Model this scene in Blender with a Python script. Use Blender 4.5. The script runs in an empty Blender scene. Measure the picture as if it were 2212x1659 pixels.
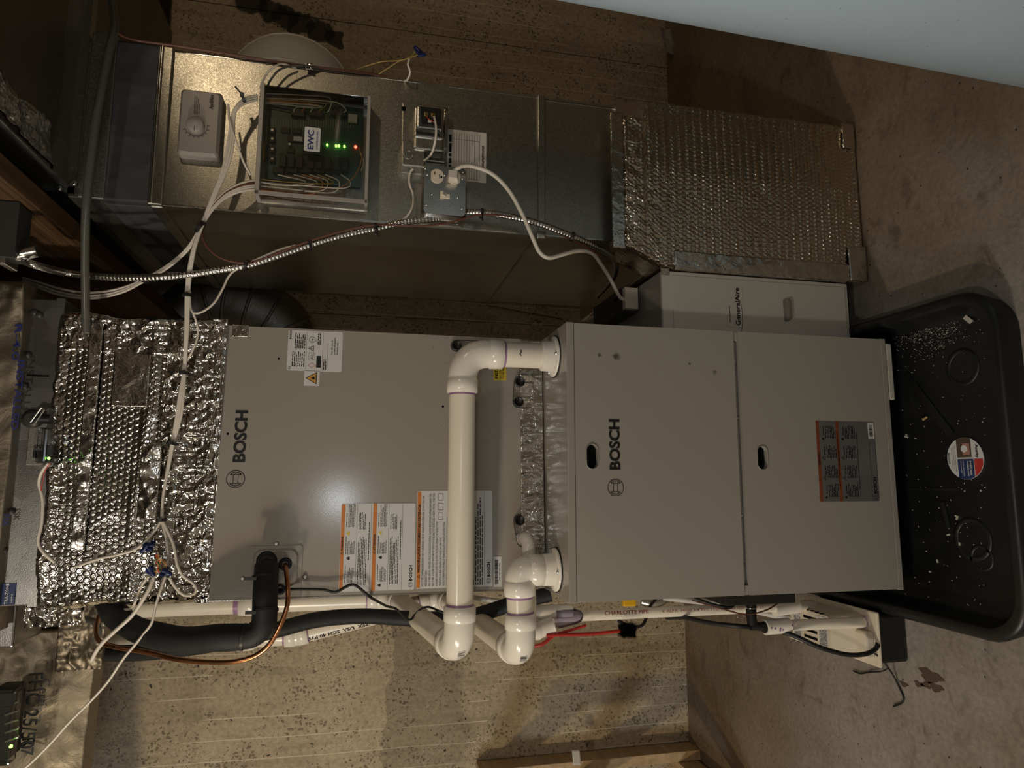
import bpy, bmesh, math, random
import numpy as np
from mathutils import Vector, Matrix
random.seed(7); np.random.seed(7)
sc = bpy.context.scene
COL = sc.collection
# ------------------------------------------------------------------ camera
CAM = Vector((-0.0394, -1.4485, 1.3722))
RT = Vector((0.99064, -0.13294, 0.03096))     # picture's true right / forward / up (photo was taken turned by 90 degrees)
FW = Vector((0.13649, 0.96684, -0.21584))
UP = Vector((-0.00124, 0.21804, 0.97594))
FPX = 1450.0
cd = bpy.data.cameras.new('camera'); cam = bpy.data.objects.new('camera', cd); COL.objects.link(cam)
cd.sensor_width = 36.0; cd.lens = FPX/2212*36.0; cd.clip_start = 0.02
m = Matrix.Identity(4)
for i, v in enumerate((-UP, RT, -FW)):
    for k in range(3): m[k][i] = v[k]
m.translation = CAM
cam.matrix_world = m
sc.camera = cam
# ------------------------------------------------------------------ world, lights, exposure
w = bpy.data.worlds.new('world'); sc.world = w; w.use_nodes = True
w.node_tree.nodes['Background'].inputs[0].default_value = (0.8, 0.75, 0.65, 1)
w.node_tree.nodes['Background'].inputs[1].default_value = 0.004
def lamp(name, loc, power, color, radius):
    l = bpy.data.lights.new(name, 'POINT'); l.energy = power; l.color = color; l.shadow_soft_size = radius
    o = bpy.data.objects.new(name, l); COL.objects.link(o); o.location = loc; return o
lamp('ceiling_bulb', (-1.9, -0.85, 1.82), 48, (1.0, 0.77, 0.48), 0.05)
lamp('rear_fill', (-0.75, -1.75, 2.4), 24, (1.0, 0.90, 0.76), 0.06)  # added frontal fill light behind the camera, no bulb known there
lamp('hand_lamp', CAM+RT*0.04+UP*0.09-FW*0.02, 4.2, (0.86, 0.93, 1.0), 0.02)
lamp('far_bulb', (1.75, -1.35, 2.12), 13, (1.0, 0.76, 0.48), 0.04)
lamp('left_window', (-2.65, -1.15, 1.55), 60, (0.86, 0.94, 1.0), 0.25)
sc.view_settings.view_transform = 'Standard'; sc.view_settings.look = 'None'
sc.view_settings.exposure = 0.0; sc.view_settings.gamma = 1.0; sc.view_settings.use_curve_mapping = False
# ------------------------------------------------------------------ helpers
def at(px, py, Y=None, X=None, Z=None):
    """point of the room seen at a pixel of the photograph, on the plane X, Y or Z = value"""
    d = RT*((1659-py-829.5)/FPX) + FW - UP*((px-1106)/FPX)
    if X is not None: t = (X-CAM.x)/d.x
    elif Y is not None: t = (Y-CAM.y)/d.y
    else: t = (Z-CAM.z)/d.z
    return CAM + d*t
def vnoise(x, y, seed=0):
    x = np.asarray(x, float); y = np.asarray(y, float)
    xi = np.floor(x).astype(np.int64); yi = np.floor(y).astype(np.int64)
    fx = x-xi; fy = y-yi; fx = fx*fx*(3-2*fx); fy = fy*fy*(3-2*fy)
    def h(a, b):
        n = (a*374761393 + b*668265263 + seed*982451653) & 0x7fffffff
        n = ((n ^ (n >> 13))*1274126177) & 0x7fffffff
        return ((n ^ (n >> 16)) & 0xffff)/65535.0
    return (h(xi, yi)*(1-fx)+h(xi+1, yi)*fx)*(1-fy)+(h(xi, yi+1)*(1-fx)+h(xi+1, yi+1)*fx)*fy
def ridged(x, y, s, seed=0):
    return 1-np.abs(2*vnoise(x*s, y*s, seed)-1)
def crumple(x, y, s, seed=0):
    a = x*0.8+y*0.6; b = -x*0.6+y*0.8
    return 0.55*ridged(x, y, s, seed)+0.3*ridged(a, b, s*2.1, seed+5)+0.15*ridged(x+.3, y, s*4.3, seed+9)
def setp(o, label=None, cat=None, group=None, kind=None):
    if label: o['label'] = label
    if cat: o['category'] = cat
    if group: o['group'] = group
    if kind: o['kind'] = kind
    return o
def thing(name, label, cat, loc=(0, 0, 0), group=None):
    o = bpy.data.objects.new(name, None); COL.objects.link(o); o.location = loc
    o.empty_display_size = 0.05
    return setp(o, label, cat, group)
def link(me, name, mat, parent=None):
    n = len(me.vertices)
    if n:
        co = np.empty(n*3); me.vertices.foreach_get('co', co); co = co.reshape(-1, 3)
        c = (co.min(0)+co.max(0))/2
        me.vertices.foreach_set('co', (co-c).ravel())
    else: c = np.zeros(3)
    o = bpy.data.objects.new(name, me); COL.objects.link(o)
    if mat is not None and len(me.materials) == 0: me.materials.append(MAT[mat] if isinstance(mat, str) else mat)
    c = Vector(c)
    if parent is not None:
        o.parent = parent
        q = parent; off = Vector((0, 0, 0))
        while q is not None: off += q.location; q = q.parent
        o.location = c-off
    else: o.location = c
    me.update()
    return o
class MB:
    def __init__(s): s.v = []; s.f = []; s.sm = []
    def add(s, vs, fs, smooth=False):
        b = len(s.v); s.v += [tuple(p) for p in vs]; s.f += [tuple(b+i for i in f) for f in fs]; s.sm += [smooth]*len(fs); return s
    def box(s, x0, x1, y0, y1, z0, z1):
        return s.add([(x0,y0,z0),(x1,y0,z0),(x1,y1,z0),(x0,y1,z0),(x0,y0,z1),(x1,y0,z1),(x1,y1,z1),(x0,y1,z1)],
            [(0,3,2,1),(4,5,6,7),(0,1,5,4),(1,2,6,5),(2,3,7,6),(3,0,4,7)])
    def obox(s, c, ax, ay, az, hx, hy, hz):
        c = Vector(c); ax, ay, az = Vector(ax)*hx, Vector(ay)*hy, Vector(az)*hz
        P = [c+ax*i+ay*j+az*k for k in (-1,1) for i, j in ((-1,-1),(1,-1),(1,1),(-1,1))]
        return s.add(P, [(0,3,2,1),(4,5,6,7),(0,1,5,4),(1,2,6,5),(2,3,7,6),(3,0,4,7)])
    def bbox(s, x0, x1, y0, y1, z0, z1, r=0.003, seg=2):
        bm = bmesh.new(); bmesh.ops.create_cube(bm, size=1)
        for v in bm.verts: v.co = Vector(((x0+x1)/2+v.co.x*(x1-x0), (y0+y1)/2+v.co.y*(y1-y0), (z0+z1)/2+v.co.z*(z1-z0)))
        bmesh.ops.bevel(bm, geom=bm.edges[:], offset=r, segments=seg, affect='EDGES', profile=0.5)
        bm.verts.index_update(); s.add([v.co.copy() for v in bm.verts], [[v.index for v in f.verts] for f in bm.faces]); bm.free(); return s
    def ring(s, c, ax, prof, n=20, smooth=True, cap0=True, cap1=True):
        """lathe: prof = list of (along, radius) around axis ax from c"""
        ax = Vector(ax).normalized(); c = Vector(c)
        u = ax.orthogonal().normalized(); v = ax.cross(u)
        P = []; F = []
        for (a, r) in prof:
            for k in range(n):
                t = 2*math.pi*k/n; P.append(c+ax*a+(u*math.cos(t)+v*math.sin(t))*r)
        for i in range(len(prof)-1):
            for k in range(n):
                F.append((i*n+k, i*n+(k+1) % n, (i+1)*n+(k+1) % n, (i+1)*n+k))
        s.add(P, F, smooth)
        b = len(prof)-1
        if cap0: s.add(P[:n], [tuple(reversed(range(n)))])
        if cap1: s.add(P[b*n:], [tuple(range(n))])
        return s
    def cyl(s, p0, p1, r, n=16, r1=None):
        p0 = Vector(p0); p1 = Vector(p1); L = (p1-p0).length
        return s.ring(p0, p1-p0, [(0, r), (L, r if r1 is None else r1)], n)
    def tube(s, pts, r, n=8, closed=False, flat=1.0, cap=True):
        """tube along pts; r number or list"""
        pts = [Vector(p) for p in pts]; N = len(pts)
        rr = r if isinstance(r, (list, tuple, np.ndarray)) else [r]*N
        T = [(pts[min(i+1, N-1)]-pts[max(i-1, 0)]).normalized() for i in range(N)]
        u = T[0].orthogonal().normalized(); P = []
        for i in range(N):
            u = (u-T[i]*u.dot(T[i]));
            if u.length < 1e-6: u = T[i].orthogonal()
            u.normalize(); v = T[i].cross(u)
            for k in range(n):
                t = 2*math.pi*k/n; P.append(pts[i]+(u*math.cos(t)+v*math.sin(t)*flat)*float(rr[i]))
        F = [(i*n+k, i*n+(k+1) % n, (i+1)*n+(k+1) % n, (i+1)*n+k) for i in range(N-1) for k in range(n)]
        s.add(P, F, True)
        if cap: s.add(P[:n], [tuple(reversed(range(n)))]); s.add(P[-n:], [tuple(range(n))])
        return s
    def prism(s, poly, o, ux, uy, dep):
        """polygon (list of 2D) in plane o,ux,uy pushed by vector dep"""
        o = Vector(o); ux = Vector(ux); uy = Vector(uy); dep = Vector(dep); n = len(poly)
        A = [o+ux*a+uy*b for a, b in poly]; B = [p+dep for p in A]
        return s.add(A+B, [tuple(range(n)), tuple(reversed(range(n, 2*n)))]+[(i, i+n, (i+1) % n+n, (i+1) % n) for i in range(n)])
    def stroke(s, pts, o, ux, uy, wd, closed=False, th=0.0003):
        """flat ribbon line on a plane, lifted a little"""
        o = Vector(o); ux = Vector(ux); uy = Vector(uy); nn = ux.cross(uy)
        P = [Vector((a, b)) for a, b in pts]
        seg = list(zip(P, P[1:]+P[:1])) if closed else list(zip(P, P[1:]))
        for a, b in seg:
            d = (b-a)
            if d.length < 1e-9: continue
            d.normalize(); q = Vector((-d.y, d.x))*wd/2; e = d*wd*0.3
            c4 = [a-e+q, a-e-q, b+e-q, b+e+q]
            s.add([o+ux*p.x+uy*p.y+nn*th for p in c4], [(0, 1, 2, 3)])
        return s
    def rect(s, x0, x1, y0, y1, o, ux, uy, th=0.0003):
        o = Vector(o); ux = Vector(ux); uy = Vector(uy); nn = ux.cross(uy)
        return s.add([o+ux*a+uy*b+nn*th for a, b in ((x0, y0), (x1, y0), (x1, y1), (x0, y1))], [(0, 1, 2, 3)])
    def build(s, name, mat, parent=None, fix=False, xf=None):
        me = bpy.data.meshes.new(name); me.from_pydata(s.v, [], s.f)
        if any(s.sm): me.polygons.foreach_set('use_smooth', s.sm)
        if xf is not None: me.transform(xf)
        if fix:
            bm = bmesh.new(); bm.from_mesh(me); bmesh.ops.recalc_face_normals(bm, faces=bm.faces[:]); bm.to_mesh(me); bm.free()
        return link(me, name, mat, parent)
def spline(ctrl, step=0.006):
    P = [Vector(p) for p in ctrl]
    if len(P) < 3: return P
    Q = [P[0]*2-P[1]]+P+[P[-1]*2-P[-2]]; out = []
    for i in range(1, len(Q)-2):
        p0, p1, p2, p3 = Q[i-1:i+3]; n = max(2, int((p2-p1).length/step))
        for k in range(n):
            t = k/n
            out.append(0.5*((2*p1)+(p2-p0)*t+(2*p0-5*p1+4*p2-p3)*t*t+(3*p1-p0-3*p2+p3)*t**3))
    out.append(P[-1]); return out
def px3(lst):
    """[(px,py,Y)] -> points"""
    return [at(a, b, Y=c) for a, b, c in lst]
def wire(name, lst, r, mat, label, cat='cable', group=None, parent=None, n=6, raw=False):
    pts = spline(lst if raw else px3(lst), 0.008)
    o = MB().tube(pts, r, n).build(name, mat, parent)
    if parent is None: setp(o, label, cat, group)
    return o
def plate(outer, holes, o, ux, uy, dep):
    """flat plate with holes, outline in 2D, thickness vector dep"""
    bm = bmesh.new(); o = Vector(o); ux = Vector(ux); uy = Vector(uy); es = []
    for loop in [outer]+holes:
        vs = [bm.verts.new(o+ux*a+uy*b) for a, b in loop]
        es += [bm.edges.new((vs[i], vs[(i+1) % len(vs)])) for i in range(len(vs))]
    r = bmesh.ops.triangle_fill(bm, use_beauty=True, use_dissolve=False, edges=es)
    fs = [g for g in r['geom'] if isinstance(g, bmesh.types.BMFace)]
    e = bmesh.ops.extrude_face_region(bm, geom=fs)
    bmesh.ops.translate(bm, verts=[g for g in e['geom'] if isinstance(g, bmesh.types.BMVert)], vec=Vector(dep))
    bmesh.ops.recalc_face_normals(bm, faces=bm.faces[:])
    me = bpy.data.meshes.new('plate'); bm.to_mesh(me); bm.free(); return me
def stadium(cx, cy, w, h, n=10):
    """rounded oval outline"""
    out = []; r = min(w, h)/2
    for k in range(4*n):
        t = 2*math.pi*k/(4*n); c, s_ = math.cos(t), math.sin(t)
        out.append((cx+c*r+(math.copysign(w/2-r, c) if w > h else 0), cy+s_*r+(math.copysign(h/2-r, s_) if h > w else 0)))
    return out
def rrect(x0, x1, y0, y1, r, n=4):
    out = []
    for cx, cy, a0 in ((x1-r, y1-r, 0), (x0+r, y1-r, 90), (x0+r, y0+r, 180), (x1-r, y0+r, 270)):
        for k in range(n+1):
            t = math.radians(a0+90*k/n); out.append((cx+r*math.cos(t), cy+r*math.sin(t)))
    return out
def circ(cx, cy, r, n=24): return [(cx+r*math.cos(2*math.pi*k/n), cy+r*math.sin(2*math.pi*k/n)) for k in range(n)]
XH, ZH, YH = Vector((1, 0, 0)), Vector((0, 0, 1)), Vector((0, 1, 0))
def text(body, o, ux, uy, size, mat, parent, name='lettering', bold=0.0, align='LEFT', width=None, th=0.0004, sx=1.0):
    """flat letters; o = left end (or middle) of the base line"""
    cu = bpy.data.curves.new('t', 'FONT'); cu.body = body; cu.size = size; cu.offset = bold*1.7*size; cu.align_x = align; cu.resolution_u = 3 if size > 0.012 else 1
    ob = bpy.data.objects.new('t', cu); COL.objects.link(ob)
    dg = bpy.context.evaluated_depsgraph_get(); me = bpy.data.meshes.new_from_object(ob.evaluated_get(dg))
    bpy.data.objects.remove(ob); bpy.data.curves.remove(cu)
    if width and len(me.vertices):
        xs = [v.co.x for v in me.vertices]; k = width/(max(xs)-min(xs))
        for v in me.vertices: v.co.x *= k
    ux = Vector(ux).normalized(); uy = Vector(uy).normalized(); nn = ux.cross(uy)
    M = Matrix.Identity(4)
    for k in range(3): M[k][0] = ux[k]*sx; M[k][1] = uy[k]; M[k][2] = nn[k]
    M.translation = Vector(o)+nn*th
    me.transform(M); me.materials.clear(); me.name = name
    return link(me, name, mat, parent)
def sheet(o, ux, uy, w, h, nx, ny, hf, skirt=0.0, warp=None):
    """displaced sheet; hf(u,v metres) -> height along normal; skirt folds the rim back"""
    o = np.array(Vector(o)); ux = np.array(Vector(ux).normalized()); uy = np.array(Vector(uy).normalized()); nn = np.cross(ux, uy)
    u, v = np.meshgrid(np.linspace(0, w, nx), np.linspace(0, h, ny))
    H = hf(u, v); uu, vv = (u, v) if warp is None else warp(u, v)
    P = o+uu[..., None]*ux+vv[..., None]*uy+H[..., None]*nn
    P = P.reshape(-1, 3); i = np.arange((ny-1)*nx).reshape(ny-1, nx)[:, :-1].ravel()
    F = np.stack([i, i+1, i+nx+1, i+nx], 1)
    b = MB(); b.v = [tuple(p) for p in P]; b.f = [tuple(int(q) for q in f) for f in F]; b.sm = [True]*len(b.f)
    if skirt:
        loop = list(range(nx))+[k*nx+nx-1 for k in range(1, ny)]+[(ny-1)*nx+k for k in range(nx-2, -1, -1)]+[k*nx for k in range(ny-2, 0, -1)]
        base = len(b.v); b.v += [tuple(P[k]-nn*skirt) for k in loop]; L = len(loop)
        for k in range(L): b.f.append((loop[k], base+k, base+(k+1) % L, loop[(k+1) % L])); b.sm.append(False)
    return b
# ------------------------------------------------------------------ materials
MAT = {}
def mat(name, col, rough=0.5, metal=0.0, spec=0.5, coat=0.0):
    M = bpy.data.materials.new(name); M.use_nodes = True; N = M.node_tree.nodes; b = N['Principled BSDF']
    b.inputs['Base Color'].default_value = (*col, 1); b.inputs['Roughness'].default_value = rough
    b.inputs['Metallic'].default_value = metal; b.inputs['Specular IOR Level'].default_value = spec
    b.inputs['Coat Weight'].default_value = coat
    MAT[name] = M; return M, M.node_tree, b
def nn(nt, t, **kw):
    n = nt.nodes.new(t)
    for k, v in kw.items():
        if k in n.inputs: n.inputs[k].default_value = v
        else: setattr(n, k, v)
    return n
def pos(nt, scale=(1, 1, 1)):
    g = nn(nt, 'ShaderNodeNewGeometry'); mp = nn(nt, 'ShaderNodeMapping'); mp.inputs['Scale'].default_value = scale
    nt.links.new(g.outputs['Position'], mp.inputs['Vector']); return mp.outputs[0]
def noise(nt, vec, scale, detail=3, rough=0.55, dist=0.0):
    n = nn(nt, 'ShaderNodeTexNoise'); n.inputs['Scale'].default_value = scale; n.inputs['Detail'].default_value = detail
    n.inputs['Roughness'].default_value = rough; n.inputs['Distortion'].default_value = dist
    nt.links.new(vec, n.inputs['Vector']); return n.outputs['Fac']
def voro(nt, vec, scale, feature='F1', out='Distance', rnd=1.0):
    n = nn(nt, 'ShaderNodeTexVoronoi'); n.feature = feature; n.inputs['Scale'].default_value = scale; n.inputs['Randomness'].default_value = rnd
    nt.links.new(vec, n.inputs['Vector']); return n.outputs[out]
def ramp(nt, fac, stops):
    n = nn(nt, 'ShaderNodeValToRGB'); e = n.color_ramp.elements
    while len(e) < len(stops): e.new(0.5)
    for q, (p, c) in zip(e, stops): q.position = p; q.color = (*c, 1) if isinstance(c, tuple) else (c, c, c, 1)
    nt.links.new(fac, n.inputs[0]); return n.outputs[0]
def mix(nt, a, b, fac, mode='MIX'):
    n = nn(nt, 'ShaderNodeMix'); n.data_type = 'RGBA'; n.blend_type = mode
    for k, v in ((0, fac), (6, a), (7, b)):
        if isinstance(v, (float, int)): n.inputs[k].default_value = v if k == 0 else (v, v, v, 1)
        elif isinstance(v, tuple): n.inputs[k].default_value = (*v, 1)
        else: nt.links.new(v, n.inputs[k])
    return n.outputs[2]
def bump(nt, b, h, strength=0.3, dist=0.002):
    n = nn(nt, 'ShaderNodeBump'); n.inputs['Strength'].default_value = strength; n.inputs['Distance'].default_value = dist
    nt.links.new(h, n.inputs['Height'])
    old = b.inputs['Normal'].links
    if old: nt.links.new(old[0].from_socket, n.inputs['Normal'])
    nt.links.new(n.outputs[0], b.inputs['Normal'])
def math_(nt, op, a, b=0.0):
    n = nn(nt, 'ShaderNodeMath'); n.operation = op
    for k, v in ((0, a), (1, b)):
        if isinstance(v, (float, int)): n.inputs[k].default_value = v
        else: nt.links.new(v, n.inputs[k])
    return n.outputs[0]
# concrete wall: form-board joints, pits, stains
M, nt, b = mat('concrete_wall', (0.3, 0.26, 0.2), 0.85)
p1 = pos(nt); n1 = noise(nt, p1, 3.0, 6, 0.6); n2 = noise(nt, pos(nt, (14, 14, 1.6)), 2.0, 4); n3 = noise(nt, p1, 60, 3)
c = ramp(nt, n1, [(0.3, (0.42, 0.335, 0.225)), (0.55, (0.53, 0.43, 0.295)), (0.75, (0.60, 0.50, 0.36))])
c = mix(nt, c, mix(nt, c, 0.35, 0.5, 'MULTIPLY'), ramp(nt, n2, [(0.52, 0.0), (0.7, 0.7)]))
c = mix(nt, c, c, 0.0); c = mix(nt, c, ramp(nt, n3, [(0.3, 0.72), (0.6, 1.0)]), 1.0, 'MULTIPLY')
wv = nn(nt, 'ShaderNodeTexNoise'); wv.inputs['Scale'].default_value = 60; wv.inputs['Detail'].default_value = 2; nt.links.new(p1, wv.inputs['Vector'])
wm_ = nn(nt, 'ShaderNodeVectorMath'); wm_.operation = 'MULTIPLY_ADD'; nt.links.new(wv.outputs['Color'], wm_.inputs[0]); wm_.inputs[1].default_value = (.022, .022, .022); nt.links.new(p1, wm_.inputs[2]); pw = wm_.outputs[0]
pit = voro(nt, pw, 70); pn = noise(nt, p1, 11, 2)
pitm = math_(nt, 'LESS_THAN', pit, ramp(nt, pn, [(0.38, 0.06), (0.62, 0.36)]))
c = mix(nt, c, (0.13, 0.10, 0.065), math_(nt, 'MULTIPLY', pitm, 0.75))
pit3 = math_(nt, 'LESS_THAN', voro(nt, pos(nt, (1, 1, 0.7)), 165), ramp(nt, noise(nt, p1, 6, 3), [(0.4, 0.05), (0.7, 0.34)])); c = mix(nt, c, (0.16, 0.125, 0.085), math_(nt, 'MULTIPLY', pit3, 0.7))
pit2 = voro(nt, pw, 17); pitm2 = math_(nt, 'LESS_THAN', pit2, 0.075)
c = mix(nt, c, (0.06, 0.048, 0.034), pitm2)
wl = nn(nt, 'ShaderNodeTexWave'); wl.wave_type = 'BANDS'; wl.bands_direction = 'X'; wl.inputs['Scale'].default_value = 4.3; wl.inputs['Distortion'].default_value = 2.2; wl.inputs['Detail'].default_value = 3; wl.inputs['Detail Scale'].default_value = 0.5
nt.links.new(pos(nt, (1, 1, 0.35)), wl.inputs['Vector'])
ln = math_(nt, 'MULTIPLY', math_(nt, 'GREATER_THAN', wl.outputs['Fac'], 0.9965), math_(nt, 'GREATER_THAN', noise(nt, pos(nt, (1, 1, .5)), 2.6, 3), 0.46))
c = mix(nt, c, (0.78, 0.68, 0.52), math_(nt, 'MULTIPLY', ln, 0.7))
nt.links.new(c, b.inputs['Base Color'])
h = math_(nt, 'SUBTRACT', n3, math_(nt, 'MULTIPLY', math_(nt, 'ADD', math_(nt, 'ADD', pitm, pit3), pitm2), 0.8)); bump(nt, b, h, 0.7, 0.004)
# concrete floor
M, nt, b = mat('concrete_floor', (0.27, 0.24, 0.2), 0.8)
p1 = pos(nt); n1 = noise(nt, p1, 2.2, 7, 0.62); n2 = noise(nt, pos(nt, (1, 1.7, 1)), 9, 5, 0.6, 0.8); n3 = noise(nt, p1, 75, 3)
c = ramp(nt, n1, [(0.3, (0.20, 0.162, 0.115)), (0.5, (0.30, 0.268, 0.228)), (0.72, (0.38, 0.345, 0.305))])
c = mix(nt, c, (0.12, 0.1, 0.072), ramp(nt, n2, [(0.56, 0.0), (0.72, 0.65)]))
c = mix(nt, c, ramp(nt, n3, [(0.3, 0.75), (0.62, 1.0)]), 1.0, 'MULTIPLY')
dk = math_(nt, 'LESS_THAN', voro(nt, p1, 26), 0.07); c = mix(nt, c, (0.05, 0.042, 0.032), dk)
lt = math_(nt, 'LESS_THAN', voro(nt, pos(nt, (1.1, 1.0, 1)), 34), 0.032); c = mix(nt, c, (0.62, 0.58, 0.5), lt)
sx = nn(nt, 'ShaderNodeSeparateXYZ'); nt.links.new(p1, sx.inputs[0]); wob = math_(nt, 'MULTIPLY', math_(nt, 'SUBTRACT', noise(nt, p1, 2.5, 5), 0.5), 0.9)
floor_shade = math_(nt, 'MAXIMUM', ramp(nt, math_(nt, 'ADD', sx.outputs[0], wob), [(0.40, 0.0), (0.75, 0.75)]), ramp(nt, math_(nt, 'ADD', sx.outputs[1], wob), [(0.35, 0.0), (0.85, 0.75)]))
c = mix(nt, c, mix(nt, c, (0.72, 0.56, 0.36), 1.0, 'MULTIPLY'), floor_shade)      # mostly dimmer, warmer light painted into the floor colour, plus some staining
nt.links.new(c, b.inputs['Base Color']); bump(nt, b, n3, 0.4, 0.003)
# painted steel of furnace and coil
def paint(name, col, rough=0.38, peel=0.05):
    M, nt, b = mat(name, col, rough); p1 = pos(nt); n = noise(nt, p1, 2.0, 4)
    c = mix(nt, tuple(x*0.94 for x in col), tuple(min(1, x*1.05) for x in col), n)
    nt.links.new(c, b.inputs['Base Color']); bump(nt, b, noise(nt, p1, 420, 2), peel, 0.0006); return M, nt, b, c
paint('cabinet_paint', (0.335, 0.308, 0.268), 0.17, 0.10)
M, nt, b, c = paint('door_paint', (0.335, 0.308, 0.268), 0.40, 0.16)
for (cx, cz, r) in ((0.238, 0.845, 0.006), (0.236, 0.803, 0.012), (0.206, 0.555, 0.007), (0.225, 0.62, 0.004)):   # soot smudges left by a torch
    g = nn(nt, 'ShaderNodeNewGeometry'); dv = nn(nt, 'ShaderNodeVectorMath'); dv.operation = 'DISTANCE'
    nt.links.new(g.outputs['Position'], dv.inputs[0]); dv.inputs[1].default_value = (cx, -0.006, cz)
    d = math_(nt, 'ADD', dv.outputs['Value'], math_(nt, 'MULTIPLY', math_(nt, 'SUBTRACT', noise(nt, pos(nt), 130, 3), 0.5), 0.014))
    mk = ramp(nt, math_(nt, 'DIVIDE', d, r), [(0.35, 0.85), (1.0, 0.0)]); c = mix(nt, c, (0.035, 0.032, 0.028), mk)
nt.links.new(c, b.inputs['Base Color'])
paint('white_enamel', (0.78, 0.735, 0.66), 0.35, 0.05)
# metals
def galv(name, col, rough, spangle=0.16, scale=420):
    M, nt, b = mat(name, col, rough, 1.0); p1 = pos(nt); v = voro(nt, p1, scale, out='Color'); n = noise(nt, p1, 14, 5)
    sep = nn(nt, 'ShaderNodeSeparateColor'); nt.links.new(v, sep.inputs[0])
    c = mix(nt, tuple(x*(1-spangle*2) for x in col), col, sep.outputs[0]); c = mix(nt, c, tuple(x*0.72 for x in col), ramp(nt, n, [(0.45, 0), (0.75, 0.8)]))
    nt.links.new(c, b.inputs['Base Color'])
    nt.links.new(ramp(nt, math_(nt, 'ADD', math_(nt, 'MULTIPLY', n, 0.5), math_(nt, 'MULTIPLY', sep.outputs[1], 0.5)), [(0.2, rough*0.85), (0.8, min(1, rough*1.2))]), b.inputs['Roughness'])
    bump(nt, b, noise(nt, p1, 420, 2), 0.35, 0.0006); bump(nt, b, noise(nt, p1, 2.2, 1), 0.10, 0.02); return M
galv('galvanised', (0.50, 0.485, 0.43), 0.34)
galv('bright_steel', (0.62, 0.61, 0.58), 0.22, 0.04, 200)
galv('dull_galvanised', (0.34, 0.33, 0.30), 0.5)
galv('aluminium', (0.38, 0.375, 0.365), 0.33, 0.03, 20)
def foil(name, col, rough, sc1, st1, bub=0.0, extra=0.0):
    M, nt, b = mat(name, col, rough, 1.0); p1 = pos(nt)
    n = noise(nt, p1, sc1, 4, 0.6, 0.6); bump(nt, b, n, st1, 0.01)
    if bub:
        v = voro(nt, p1, bub, rnd=0.35); bump(nt, b, v, 0.55, 0.008)
    if extra: bump(nt, b, noise(nt, pos(nt, (1, 1, 3)), 160, 2), extra, 0.002)
    return M
foil('foil_wrap', (0.62, 0.60, 0.56), 0.13, 40, 0.10, 0, 0.08); foil('foil_boot', (0.66, 0.60, 0.50), 0.15, 40, 0.22, 0, 0.2)  # boot foil: brownish reflection of the surroundings put into its base colour
foil('foil_tape', (0.66, 0.64, 0.60), 0.16, 26, 0.45, 0, 0.1)
foil('fsk_facing', (0.27, 0.23, 0.17), 0.52, 16, 0.35, 0, 0.1); foil('fsk_dull', (0.22, 0.20, 0.15), 0.5, 16, 0.3, 0, 0.1)
mat('copper', (0.60, 0.27, 0.13), 0.27, 1.0); mat('brass', (0.6, 0.45, 0.2), 0.3, 1.0); mat('screw', (0.7, 0.7, 0.68), 0.25, 1.0)
# plastics
def speck(name, col, rough, amt=0.35, sc_=55):
    M, nt, b = mat(name, col, rough); p1 = pos(nt); v = voro(nt, p1, sc_)
    c = mix(nt, col, (0.12, 0.1, 0.08), math_(nt, 'MULTIPLY', math_(nt, 'LESS_THAN', v, 0.07), amt))
    c = mix(nt, c, tuple(x*0.9 for x in col), noise(nt, p1, 7, 4)); nt.links.new(c, b.inputs['Base Color']); return M
speck('pvc', (0.89, 0.82, 0.69), 0.24); speck('pvc_white', (0.90, 0.85, 0.76), 0.20, 0.1)
speck('primer_purple', (0.36, 0.20, 0.36), 0.4, 0.0)
mat('wire_white', (0.72, 0.66, 0.57), 0.42); mat('wire_brown', (0.13, 0.045, 0.028), 0.4); mat('wire_yellow', (0.42, 0.30, 0.09), 0.5)
mat('wire_red', (0.5, 0.05, 0.03), 0.4); mat('wire_orange', (0.55, 0.2, 0.04), 0.4); mat('wire_green', (0.05, 0.15, 0.08), 0.4)
mat('black_plastic', (0.012, 0.012, 0.012), 0.42); mat('black_rubber', (0.008, 0.008, 0.009), 0.55); mat('black_deep', (0.003, 0.003, 0.003), 0.8, spec=0.1)
M, nt, b = mat('foam_black', (0.0075, 0.0085, 0.0095), 0.62); bump(nt, b, noise(nt, pos(nt), 240, 2), 0.3, 0.001)
mat('wirenut_blue', (0.01, 0.02, 0.10), 0.35); mat('red_handle', (0.42, 0.025, 0.018), 0.35); mat('yellow_lever', (0.75, 0.42, 0.01), 0.4)
mat('grey_plastic', (0.28, 0.255, 0.23), 0.42); mat('grey_knob', (0.34, 0.315, 0.285), 0.4); mat('beige_plastic', (0.72, 0.64, 0.52), 0.4)
mat('dark_grey', (0.035, 0.035, 0.033), 0.45); mat('tube_grey', (0.085, 0.085, 0.075), 0.25); mat('board_green', (0.03, 0.075, 0.058), 0.35); mat('pale_metal', (0.62, 0.60, 0.55), 0.42); mat('foam_dark', (0.03, 0.016, 0.010), 0.5)
mat('ink', (0.006, 0.006, 0.006), 0.5); mat('ink_grey', (0.10, 0.095, 0.09), 0.6); mat('ink_red', (0.30, 0.05, 0.04), 0.6); mat('ink_blue', (0.02, 0.03, 0.16), 0.5)
mat('paper', (0.60, 0.565, 0.50), 0.6); mat('sticker', (0.64, 0.64, 0.635), 0.38); mat('orange_band', (0.62, 0.20, 0.03), 0.4); mat('rust_band', (0.20, 0.05, 0.018), 0.4)
mat('yellow_sticker', (0.70, 0.52, 0.03), 0.4); mat('silver_label', (0.19, 0.19, 0.185), 0.30, 0.4); mat('amber', (0.62, 0.33, 0.05), 0.4)
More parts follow.
